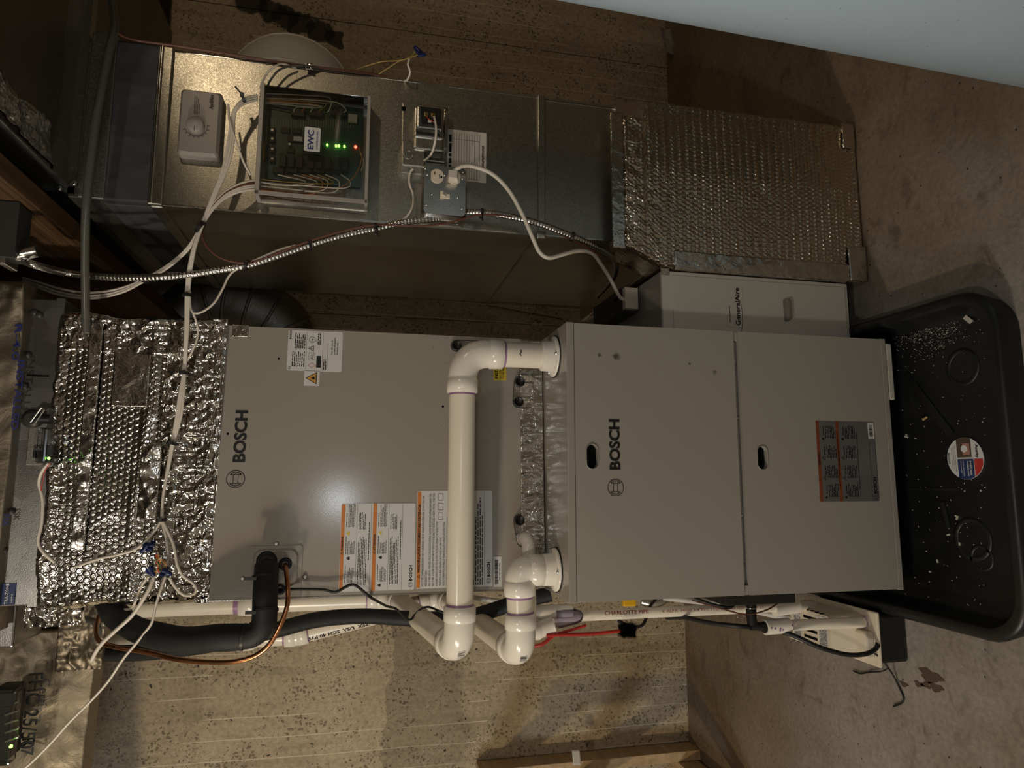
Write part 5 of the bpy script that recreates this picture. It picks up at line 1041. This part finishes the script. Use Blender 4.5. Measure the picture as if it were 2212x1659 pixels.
for i in range(9):      # leads inside the panel
    ys = 396+rnd.uniform(-10, 18); P = [(552, ys, DF-.02), (600+i*6, ys+8, DF-.028), (640+i*13, ys+14-rnd.random()*8, DF-.03), (660+i*12, 392, DF-.026), (600+i*17, 377, DF-.024)]
    MB().tube(spline(px3(P), .006), .0016, 5).build('panel_lead', wm[i % 6], zp)
for i in range(7):
    ys = 205+rnd.uniform(-10, 12); P = [(560, ys+6, DF-.02), (620+i*8, ys+10, DF-.03), (680+i*8, ys+16, DF-.03), (640+i*18, 232+i, DF-.026), (634+i*18, 243, DF-.024)]
    MB().tube(spline(px3(P), .006), .0016, 5).build('panel_lead', wm[(i+2) % 6], zp)
MB().tube(spline(px3([(775, 320, DF-.02), (782, 340, DF-.03), (770, 375, DF-.03), (745, 400, DF-.03), (720, 408, DF-.028)]), .005), .0014, 5).build('panel_lead', 'wire_orange', zp)
MB().tube(spline(px3([(778, 330, DF-.02), (786, 350, DF-.03), (780, 370, DF-.03)]), .005), .0014, 5).build('panel_lead', 'wire_white', zp)
# ---- transformer on steel box
tf = thing('transformer', 'black faced control transformer on a galvanised junction box on the duct', 'transformer', tuple(dz(920, 285)))
a, b = dz(866, 343, .004), dz(930, 228, .004)
MB().bbox(a.x, b.x, DF-.006, DF, dz(963, 300, 0).z, a.z, .003).build('mounting_plate', 'galvanised', tf)
MB().bbox(dz(866, 372).x, dz(866, 318).x, DF-.04, DF-.0, dz(915, 340).z, dz(866, 340).z, .003).build('steel_box', 'galvanised', tf)
MB().ring(at(882, 334, Y=DF-.0401), (0, -1, 0), [(0, .012), (.0006, .012), (.0006, .010), (.0002, .0098)], 20).build('knockout', 'galvanised', tf)
for px, py in ((872, 235), (872, 312)): MB().ring(at(px, py, Y=DF-.006), (0, -1, 0), [(0, .006), (.0012, .006)], 10).build('screw_slot', 'black_deep', tf)
MB().ring(at(874, 312, Y=DF-.008), (0, -1, 0), [(0, .005), (.003, .005), (.004, .003)], 10).build('screw', 'screw', tf)
a, b = at(893, 300, Y=DF-.05), at(962, 237, Y=DF-.05)
MB().bbox(a.x+.006, b.x, DF-.050, DF-.006, at(962, 270, Y=DF-.05).z+.004, at(895, 270, Y=DF-.05).z, .004).build('core', 'bright_steel', tf)
a2_, b2_ = at(904, 272, Y=DF-.056), at(953, 236, Y=DF-.056)
fr = MB().bbox(a2_.x-.004, b2_.x+.004, DF-.054, DF-.046, b2_.z-.004, a2_.z+.004, .004).build('face_frame', 'bright_steel', tf)
MB().bbox(a2_.x, b2_.x, DF-.060, DF-.05, b2_.z, a2_.z, .004).build('black_face', 'black_plastic', tf)
for px, py in ((921, 248), (936, 250)):
    q = at(px, py, Y=DF-.06); MB().bbox(q.x-.005, q.x+.005, DF-.064, DF-.059, q.z-.005, q.z+.005, .0006).build('terminal', 'brass', tf)
q = at(928, 262, Y=DF-.06); MB().box(q.x-.003, q.x+.003, DF-.0625, DF-.0595, q.z-.004, q.z+.004).build('tab', 'paper', tf)
MB().tube(spline(px3([(921, 250, DF-.066), (927, 258, DF-.07), (938, 264, DF-.066)]), .003), .0012, 5).build('red_lead', 'wire_red', tf)
MB().bbox(at(895, 325, Y=DF-.04).x, at(895, 287, Y=DF-.04).x, DF-.046, DF-.006, at(960, 300, Y=DF-.04).z, at(893, 300, Y=DF-.04).z, .006).build('bell_cover', 'galvanised', tf)
MB().bbox(at(900, 292, Y=DF-.05).x, at(900, 285, Y=DF-.05).x, DF-.055, DF-.01, at(950, 290, Y=DF-.05).z, at(898, 290, Y=DF-.05).z, .002).build('core_band', 'black_plastic', tf)
MB().bbox(at(960, 320, Y=DF-.03).x, at(960, 235, Y=DF-.03).x, DF-.03, DF-.0, at(967, 280, Y=DF-.03).z, at(960, 280, Y=DF-.03).z, .001).build('bracket', 'bright_steel', tf)
q = at(948, 325, Y=DF-.02); MB().ring(q+Vector((0, 0, 0)), (0, -1, 0), [(0, .012), (.02, .012), (.022, .008)], 6).build('locknut', 'galvanised', tf)
# ---- outlet and switch box
ob = thing('outlet_switch_box', 'steel outlet box with duplex receptacle and toggle switch on the duct', 'electrical box', tuple(dz(960, 415)))
OY = DF-.062
a, b = at(915, 460, Y=OY), at(1006, 364, Y=OY); x0, x1, z0, z1 = a.x, b.x, b.z, a.z
MB().bbox(x0-.004, x1+.004, DF-.050, DF, z0-.004, z1+.004, .004).build('box', 'galvanised', ob)
me = plate(rrect(x0, x1, z0, z1, .010, 5), [], (0, OY, 0), XH, ZH, (0, .004, 0)); link(me, 'cover_plate', 'bright_steel', ob)
k = MB(); lo = rrect(x0-.005, x1+.005, z0-.005, z1+.005, .012, 5); hi = rrect(x0, x1, z0, z1, .010, 5); n = len(lo)
k.add([(x, OY+.012, z) for x, z in lo]+[(x, OY+.0005, z) for x, z in hi], [(j, (j+1) % n, n+(j+1) % n, n+j) for j in range(n)], True).build('cover_rim', 'bright_steel', ob)
def ofc(px, py): q = at(px, py, Y=OY); return q.x, q.z
for i, (px, py) in enumerate(((944, 381), (981, 384))):
    cx, cz = ofc(px, py); L = [(cx+.0172*math.cos(t), cz+max(-.0148, min(.0148, .0172*math.sin(t)))) for t in np.linspace(0, 6.283, 33)[:-1]]
    f_ = MB().prism(L, (0, OY+.001, 0), XH, ZH, (0, -.004, 0)).build('receptacle_face', 'beige_plastic', ob, fix=True)
    if i == 0:
        for dx, hw, hh in ((.0045, .0045, .0012), (.0045, .0045, .0012)): pass
        MB().box(cx+.003, cx+.010, OY-.0035, OY-.002, cz+.005, cz+.007).build('slot', 'black_deep', f_); MB().box(cx-.006, cx+.001+.004, OY-.0035, OY-.002, cz-.007, cz-.005).build('slot', 'black_deep', f_); MB().ring((cx-.002, OY-.0028, cz-.0105), (0, -1, 0), [(0, .0026), (.0006, .0026)], 10).build('ground_hole', 'black_deep', f_)
        cx0 = cx
cx, cz = ofc(961, 424); sw = MB().bbox(cx-.0055, cx+.0055, OY-.003, OY+.002, cz-.012, cz+.012, .001).build('switch_frame', 'beige_plastic', ob)
MB().obox((cx+.002, OY-.008, cz+.005), XH, Vector((0, .8, -.6)), Vector((0, .6, .8)), .0042, .008, .004).build('toggle', 'beige_plastic', sw)
for px, py in ((923, 377), (960, 378), (999, 386), (933, 419), (989, 426), (921, 442), (998, 450), (919, 363), (1000, 371)):
    x_, z_ = ofc(px, py); MB().ring((x_, OY, z_), (0, -1, 0), [(0, .0034), (.0015, .0034), (.0022, .002)], 10).build('screw', 'screw', ob)
for px in (928, 960, 988): q = at(px, 467, Y=DF-.03); MB().ring((x0-.0042, DF-.026, q.z), (-1, 0, 0), [(0, .010), (.0008, .010), (.0008, .0085), (.0003, .008)], 16).build('knockout', 'galvanised', ob)
# ---- plug with white cord
pg = thing('power_plug', 'white power plug in the receptacle with cord leading to the filter module', 'plug', tuple(at(982, 380, Y=OY-.02)))
c_ = at(981, 386, Y=OY-.004); c_.y = OY-.0035; k = MB(); P = []
for yy, hw, z_a, z_b in ((0, .011, -.009, .014), (-.012, .012, -.008, .016), (-.026, .009, -.004, .016)): P += [(c_.x-hw, c_.y+yy, c_.z+z_a), (c_.x+hw, c_.y+yy, c_.z+z_a), (c_.x+hw, c_.y+yy, c_.z+z_b), (c_.x-hw, c_.y+yy, c_.z+z_b)]
k.add(P, [(0, 3, 2, 1), (8, 9, 10, 11)]+[(i*4+j, i*4+(j+1) % 4, (i+1)*4+(j+1) % 4, (i+1)*4+j) for i in range(2) for j in range(4)]).build('plug_body', 'wire_white', pg, fix=True)
cordp = [Vector((c_.x+.008, c_.y-.018, c_.z+.006))]+px3([(995, 360, OY-.028), (1020, 359, OY-.025), (1062, 375, OY-.02), (1098, 410, OY-.015), (1128, 462, OY-.01), (1150, 512, OY-.005), (1166, 545, OY), (1186, 557, OY), (1215, 550, OY+.01), (1250, 542, OY+.03), (1280, 548, OY+.06), (1299, 572, OY+.11), (1318, 602, OY+.16)])+[c0+Vector((.0, -.092, .01)), c0+Vector((0, -.09, -.005))]
MB().tube(spline(cordp, .006), .0052, 10).build('cord', 'wire_white', pg)
# ---- paper service tag
pt = thing('service_label', 'white paper service record label with ruled lines on the duct', 'label', tuple(dz(1005, 335)))
a, b = dz(968, 388), dz(1049, 288)
MB().box(a.x, b.x, DF-.0012, DF-.0004, dz(1050, 340).z, dz(966, 340).z).build('paper_sheet', 'paper', pt); PO = Vector((0, DF-.0013, 0)); k = MB()
for i in range(11):
    z_ = dz(980+i*5.6, 340).z; k.stroke([(a.x+.006, z_), (b.x-.008, z_)], PO, XH, ZH, .0007)
k.stroke([(b.x-.026, dz(978, 340).z), (b.x-.026, dz(1036, 340).z)], PO, XH, ZH, .0007); k.stroke([(a.x+.006, dz(978, 340).z), (a.x+.006, dz(1036, 340).z)], PO, XH, ZH, .0007)
fine(PO, XH, ZH, a.x+.03, b.x-.035, dz(1046, 340).z, dz(1040, 340).z, 2, .5, 5, .2, k); fine(PO, XH, ZH, a.x+.02, b.x-.01, dz(976, 340).z, dz(968, 340).z, 1, .7, 6, .2, k); k.build('ruled_lines', 'ink', pt)
p2 = MB().box(dz(895, 378).x, dz(895, 322).x, DF-.0010, DF-.0003, dz(921, 350).z, dz(893, 350).z).build('card_label', 'paper'); setp(p2, 'small cream card label behind the outlet box on the duct', 'label')
# ================================================================== armoured cables and wiring
def mc(name, lst, r, label):
    pts = spline(px3(lst), .0016); rr = [r*(1.0+.13*abs(math.sin(i*math.pi/5))) for i in range(len(pts))]
    o = MB().tube(pts, rr, 10).build(name, 'bright_steel'); setp(o, label, 'cable', 'steel armoured cables'); return o
P0 = [(52, 563, cn.y), (80, 574, cn.y-.01), (140, 589, .17), (220, 598, .14), (310, 600, .12), (400, 594, .11), (470, 584, .11), (535, 573, .11), (600, 553, .11), (670, 529, .11), (740, 509, .11), (820, 492, .11), (880, 479, .11), (945, 472, .115), (968, 470, .12)]
mc('armoured_cable', P0, .0072, 'ribbed steel armoured cable sagging from the joist box to the outlet box')
mc('armoured_cable', [(1008, 458, .12), (1040, 459, .115), (1090, 466, .11), (1150, 479, .11), (1215, 502, .12), (1270, 525, .14), (1310, 545, .18), (1330, 566, .24), (1325, 600, .32), (1290, 640, .45)], .0072, 'ribbed steel armoured cable leaving the outlet box down toward the filter cabinet')
MB().cyl(at(952, 471, Y=.115), at(985, 475, Y=.118), .0105, 14).build('cable_clamp', 'bright_steel'); setp(bpy.data.objects['cable_clamp'], 'shiny steel cable clamp under the outlet box', 'clamp')
wire('thermostat_wire', [(433, 485, .105), (440, 520, .10), (462, 548, .10), (495, 564, .10), (535, 568, .10), (560, 562, .103), (665, 522, .10), (760, 494, .10), (820, 486, .10), (900, 488, .10), (960, 483, .10), (1010, 470, .10), (1040, 464, .10), (1110, 470, .105), (1210, 506, .12), (1290, 548, .15), (1320, 570, .22)], .0026, 'wire_brown', 'thin brown thermostat wire tied along the armoured cable')
for i, off in enumerate((0, 5, 10, 14, 19)):
    wire('control_cable', [(552, 390+off, .125), (525, 395+off*.9, .11), (490, 412+off*.7, .105), (462, 440+off*.5, .10), (445, 468+off*.3, .10), (434+off*.15, 490, .098), (424+off*.1, 520, .10)],
         .0030, 'wire_brown' if i == 1 else 'wire_white', 'brown control cable among the white bundle entering the zone panel' if i == 1 else ('white cable nearest the humidistat in the bundle entering the zone panel corner', '', 'white cable next to the brown one entering the zone panel corner', 'second white cable from the brown one entering the zone panel corner', 'white cable farthest from the brown one entering the zone panel corner')[i], group=None if i == 1 else 'white cables into the panel corner')
for i, off in enumerate((0, 5, 9)):
    wire('control_cable', [(428+off*.3, 500, .098), (405+off*.3, 535+off*.3, .11), (372, 566+off*.6, .14), (335, 590+off*.6, .17), (308, 604+off*.6, .18), (270, 620+off, .20), (225, 630+off*1.3, .22), (180, 632+off*1.4, .25), (130, 624+off*1.5, .30), (85, 610+off*1.4, .36), (50, 600+off, .45)], .0030, 'wire_white', ('white cable swooping to the joist, of three the nearest the armoured cable', 'middle of three white cables swooping to the joist', 'white cable swooping to the joist, of three the nearest the foil plenum')[i], group='white cables sweeping to the joist')
for i, off in enumerate((0, 4, 9)):
    wire('control_cable', [(430+off*.3, 498, .098), (416+off*.5, 540, .10), (406+off*.7, 590, .11), (402+off*.6, 640, .12), (401+off*.6, 700, .13), (399+off*.4, 760, .14), (396+off*.4, 806, .15), (388+off, 850, .15), (381+off*1.1, 900, .155), (371+off*.5, 957, .165), (362+off*.3, 1010, .168), (352, 1075, .166), (349+off*.2, 1122, .165)], .0030, 'wire_white', ('white cable crossing the foil plenum, of three the farthest from the coil cabinet', 'middle of three white cables crossing the foil plenum', 'white cable crossing the foil plenum, of three the nearest the coil cabinet')[i], group='white cables down the plenum')
for i, off in enumerate((0, 5, 10)):
    wire('control_cable', [(556, 206+off, .125), (532, 212+off, .11), (512, 228+off*.7, .10), (500+off*.6, 255, .10), (494+off*1.1, 300, .10), (486+off*1.1, 345, .10), (474+off*.8, 385, .10), (458+off*.6, 425, .098), (444+off*.4, 462, .098), (434, 490, .098)], .0030, 'wire_white', ('white cable between humidistat and zone panel, of three the nearest the humidistat', 'middle of three white cables between humidistat and zone panel', 'white cable between humidistat and zone panel, of three the nearest the panel')[i], group='white cables from the upper panel side')
wire('control_cable', [(493, 225, .10), (497, 265, .092), (512, 310, .092), (526, 350, .10), (541, 378, .115)], .0026, 'wire_white', 'single white cable crossing down to the zone panel corner')
wire('control_cable', [(410, 628, .12), (411, 660, .12), (418, 676, .115), (436, 674, .11), (462, 655, .11), (482, 622, .11), (495, 596, .11), (520, 577, .108), (600, 541, .106), (640, 530, .106)], .0026, 'wire_white', 'white cable looping from the hanging bundle to the armoured cable')
wire('control_cable', [(411, 662, .12), (423, 692, .13), (428, 720, .14), (420, 748, .14), (404, 780, .15)], .0024, 'wire_white', 'single white cable bowing out of the hanging bundle')
wire('transformer_lead', [(938, 252, DF-.066), (942, 275, DF-.075), (940, 305, DF-.07), (930, 335, DF-.05), (905, 355, DF-.03), (887, 370, DF-.02), (884, 395, DF-.02), (892, 420, DF-.02), (891, 445, DF-.02), (878, 468, DF-.02), (850, 482, DF-.03), (818, 489, DF-.04)], .0030, 'wire_white', 'white lead winding from the transformer down to the armoured cable')
# wires at the top edge of the duct
wire('copper_tracer_wire', [tuple(v) for v in px3([(245, 62, .10), (262, 76, .12), (300, 88, .14), (380, 99, .145), (470, 113, .15), (560, 128, .15), (690, 146, .15), (780, 156, .15), (835, 166, .16)])], .0030, 'wire_brown', 'brown cable running along the outer edge of the return duct', raw=True)
wire('thermostat_wire', [(640, 148, .15), (610, 138, .13), (585, 150, .12), (570, 170, .12), (562, 192, .13)], .0025, 'wire_white', 'pale cable arching over the zone panel top')
wire('thermostat_wire', [(690, 147, .15), (640, 142, .13), (605, 150, .12), (585, 172, .12), (578, 186, .13)], .0025, 'tube_grey', 'grey cable arching over the zone panel top')
sheet(at(676, 152, Y=.145), XH, ZH, .016, .018, 8, 8, lambda u, v: .006*crumple(u, v, 80, 4), .002).build('foil_scrap', 'foil_tape'); setp(bpy.data.objects['foil_scrap'], 'small crumpled foil scrap holding cables at the duct edge', 'foil tape')
wire('loose_wire', [(866, 176, .18), (880, 172, .14), (886, 155, .12), (881, 140, .11), (884, 128, .11)], .0026, 'wire_white', 'white wire sticking out past the duct edge beneath the wire nuts', 'wire')
wire('loose_wire', [(762, 153, .16), (790, 143, .14), (825, 133, .12), (860, 131, .11), (885, 124, .11), (898, 110, .11)], .0013, 'wire_yellow', 'upper thin yellow wire reaching the dark wire nuts', 'wire', n=5)
wire('loose_wire', [(818, 160, .15), (840, 146, .13), (862, 132, .12), (880, 127, .11), (906, 117, .11)], .0013, 'wire_yellow', 'lower thin yellow wire reaching the dark wire nuts', 'wire', n=5)
def nut(px, py, Y_, d, label, group=None):
    c_ = at(px, py, Y=Y_); d = Vector(d).normalized(); k = MB().ring(c_-d*.011, d, [(0, .0062), (.003, .0066), (.010, .0058), (.020, .0042), (.022, .002)], 10)
    k.obox(c_-d*.006, d.orthogonal(), d, d.cross(d.orthogonal()), .0085, .005, .0018); o = k.build('wire_nut', 'wirenut_blue'); setp(o, label, 'wire nut', group); return o
nut(901, 107, .11, (.5, 0, .5), 'upper dark blue wire nut floating beside the duct edge'); nut(911, 118, .11, (.2, 0, -1), 'lower dark blue wire nut floating beside the duct edge')
# cable ties
def tie(px, py, Y_, d, r, label, flat=1.0, tail=(0, 0, 0)):
    c_ = at(px, py, Y=Y_); d = Vector(d).normalized(); k = MB().ring(c_-d*.0032, d, [(0, r), (.0064, r)], 16); k.obox(c_+Vector((0, -r, 0)), XH, YH, ZH, .004, .003, .004)
    if Vector(tail).length > 0: k.tube([c_+Vector((0, -r, 0)), c_+Vector((0, -r, 0))+Vector(tail)], .002, 4)
    o = k.build('cable_tie', 'black_plastic'); setp(o, label, 'cable tie'); return o
tie(433, 491, .098, (-.6, 0, -1), .0155, 'black cable tie where the panel bundle splits in two'); tie(309, 605, .172, (-1, .3, .5), .014, 'black cable tie holding white cables to the armoured cable')
tie(404, 638, .12, (-1, 0, 0), .011, 'black cable tie around the hanging white bundle above the plenum'); tie(398, 806, .15, (-1, 0, 0), .011, 'black cable tie around the hanging bundle at mid plenum')
tie(372, 957, .165, (-1, 0, .3), .012, 'black cable tie around the bundle above the foil tape'); tie(349, 1123, .165, (-1, 0, 0), .011, 'black cable tie around the bundle below the foil tape')
tie(533, 573, .108, (-.3, 0, -1), .0125, 'black cable tie on the armoured cable below the brown wire loop'); tie(670, 529, .108, (.3, 0, -1), .0125, 'black cable tie on the armoured cable below the zone panel', tail=(-.02, -.004, -.004))
tie(812, 493, .108, (.2, 0, -1), .0125, 'black cable tie on the armoured cable left of the outlet box', tail=(-.025, -.004, -.006)); tie(1040, 461, .11, (-.1, 0, -1), .0125, 'black cable tie on the armoured cable right under the outlet box', tail=(-.025, -.004, 0))
tie(1236, 511, .125, (-.3, 0, -1), .0125, 'black cable tie on the armoured cable beside the plain duct joint'); tie(525, 211, .105, (.3, 0, -1), .012, 'black cable tie curled at the upper panel bundle', tail=(.012, -.012, .014))
tie(402, 690, .135, (-1, 0, 0), .0001, 'x') if False else None
# splice cluster in front of the lower plenum
wire('splice_cable', [(347, 1126, .165), (330, 1152, .16), (295, 1185, .158), (255, 1198, .158), (210, 1208, .162), (165, 1224, .178)], .0030, 'wire_white', 'white cable branching left across the foil plenum')
wire('splice_cable', [(350, 1126, .165), (358, 1160, .16), (363, 1200, .155), (360, 1230, .15)], .0028, 'wire_white', 'white cable dropping into the splice cluster')
wire('splice_cable', [(352, 1126, .165), (366, 1155, .16), (376, 1180, .155), (383, 1220, .15), (396, 1245, .15), (415, 1258, .15), (424, 1272, .15), (418, 1284, .15), (398, 1286, .148), (380, 1270, .146), (366, 1248, .145)], .0032, 'wire_white', 'white cable looping in a hook back to the splice cluster')
wire('splice_cable', [(333, 1244, .145), (324, 1268, .14), (309, 1295, .14), (285, 1330, .15), (250, 1362, .16), (222, 1388, .17), (206, 1410, .18), (198, 1427, .19)], .0042, 'wire_white', 'thick white cable hanging from the splice past the black foam line')
wire('splice_cable', [(357, 1246, .145), (345, 1280, .14), (336, 1310, .14), (328, 1345, .14), (310, 1370, .145), (290, 1395, .15), (265, 1425, .16), (235, 1470, .17), (200, 1510, .18), (150, 1560, .19), (110, 1605, .20), (70, 1645, .21), (50, 1662, .22)], .0028, 'wire_white', 'long thin pale cable trailing from the splice to the lower photo corner')
wire('splice_cable', [(322, 1245, .15), (308, 1262, .155), (296, 1290, .17), (285, 1313, .20), (266, 1316, .24), (255, 1305, .28)], .0030, 'wire_white', 'white cable hooking behind the foil plenum edge')
cl = ('wire_orange', 'wire_yellow', 'wire_green', 'wire_white', 'wire_red', 'wire_brown', 'wire_orange', 'wire_green')
for i, mt in enumerate(cl):
    r_ = random.Random(i); P = [(360-i*3, 1232+r_.uniform(-6, 8), .148), (352-i*2+r_.uniform(-10, 10), 1215+r_.uniform(-8, 8), .138), (346+r_.uniform(-12, 12), 1205+r_.uniform(-10, 8), .134), (336+r_.uniform(-4, 18), 1222+r_.uniform(-8, 8), .138), (332+i*4, 1243, .146)]
    wire('splice_lead', P, .0011, mt, ('orange', 'yellow', 'dark green', 'white', 'red', 'brown', 'second orange', 'second green')[i]+' thin lead in the wire splice cluster on the plenum', 'wire', n=5)
nut(312, 1186, .148, (-.6, 0, .6), 'left blue wire nut of the pair above the splice cluster'); nut(321, 1178, .150, (.1, 0, .9), 'right blue wire nut of the pair above the splice cluster'); nut(327, 1236, .140, (-.7, 0, -.5), 'blue wire nut hanging lower left in the splice cluster'); nut(361, 1237, .140, (-.4, 0, -.9), 'blue wire nut hanging lower right in the splice cluster')
wire('actuator_lead', [(106, 1000, .15), (90, 1020, .16), (84, 1045, .17), (92, 1080, .172), (90, 1130, .172), (82, 1170, .172), (95, 1195, .172), (118, 1215, .18)], .0034, 'wire_white', 'white lead from the damper actuator down the frame edge')
wire('actuator_lead', [(108, 1000, .148), (97, 1018, .155), (92, 1040, .165), (88, 1062, .17), (90, 1078, .172)], .0012, 'wire_red', 'thin red lead beside the white actuator lead', 'wire', n=5)
o = wire('vinyl_tube', [(186, 716, .185), (185, 660, .16), (184, 560, .12), (186, 450, .08), (196, 350, .07), (214, 220, .07), (236, 110, .07), (247, 60, .08), (243, 20, .10), (240, -20, .12)], .0088, 'tube_grey', 'dark translucent vinyl tube running across from the plenum past the trunk', 'tube', n=14)
# scrap of plastic at the wall foot on the far right
o = sheet(at(1462, 128, Y=1.24), (1, 0, .1), (0, -.2, 1), .13, .09, 20, 16, lambda u, v: .03*crumple(u, v, 14, 7), .004).build('plastic_scrap', 'grey_plastic'); setp(o, 'crumpled grey plastic scrap at the foot of the right wall', 'scrap')
for o_ in bpy.data.objects:      # specks and small print nobody could count
    if o_.name.split('.')[0] in ('paint_nibs', 'fine_print', 'barcode', 'copper_tracks', 'ruled_lines'): o_['kind'] = 'stuff'
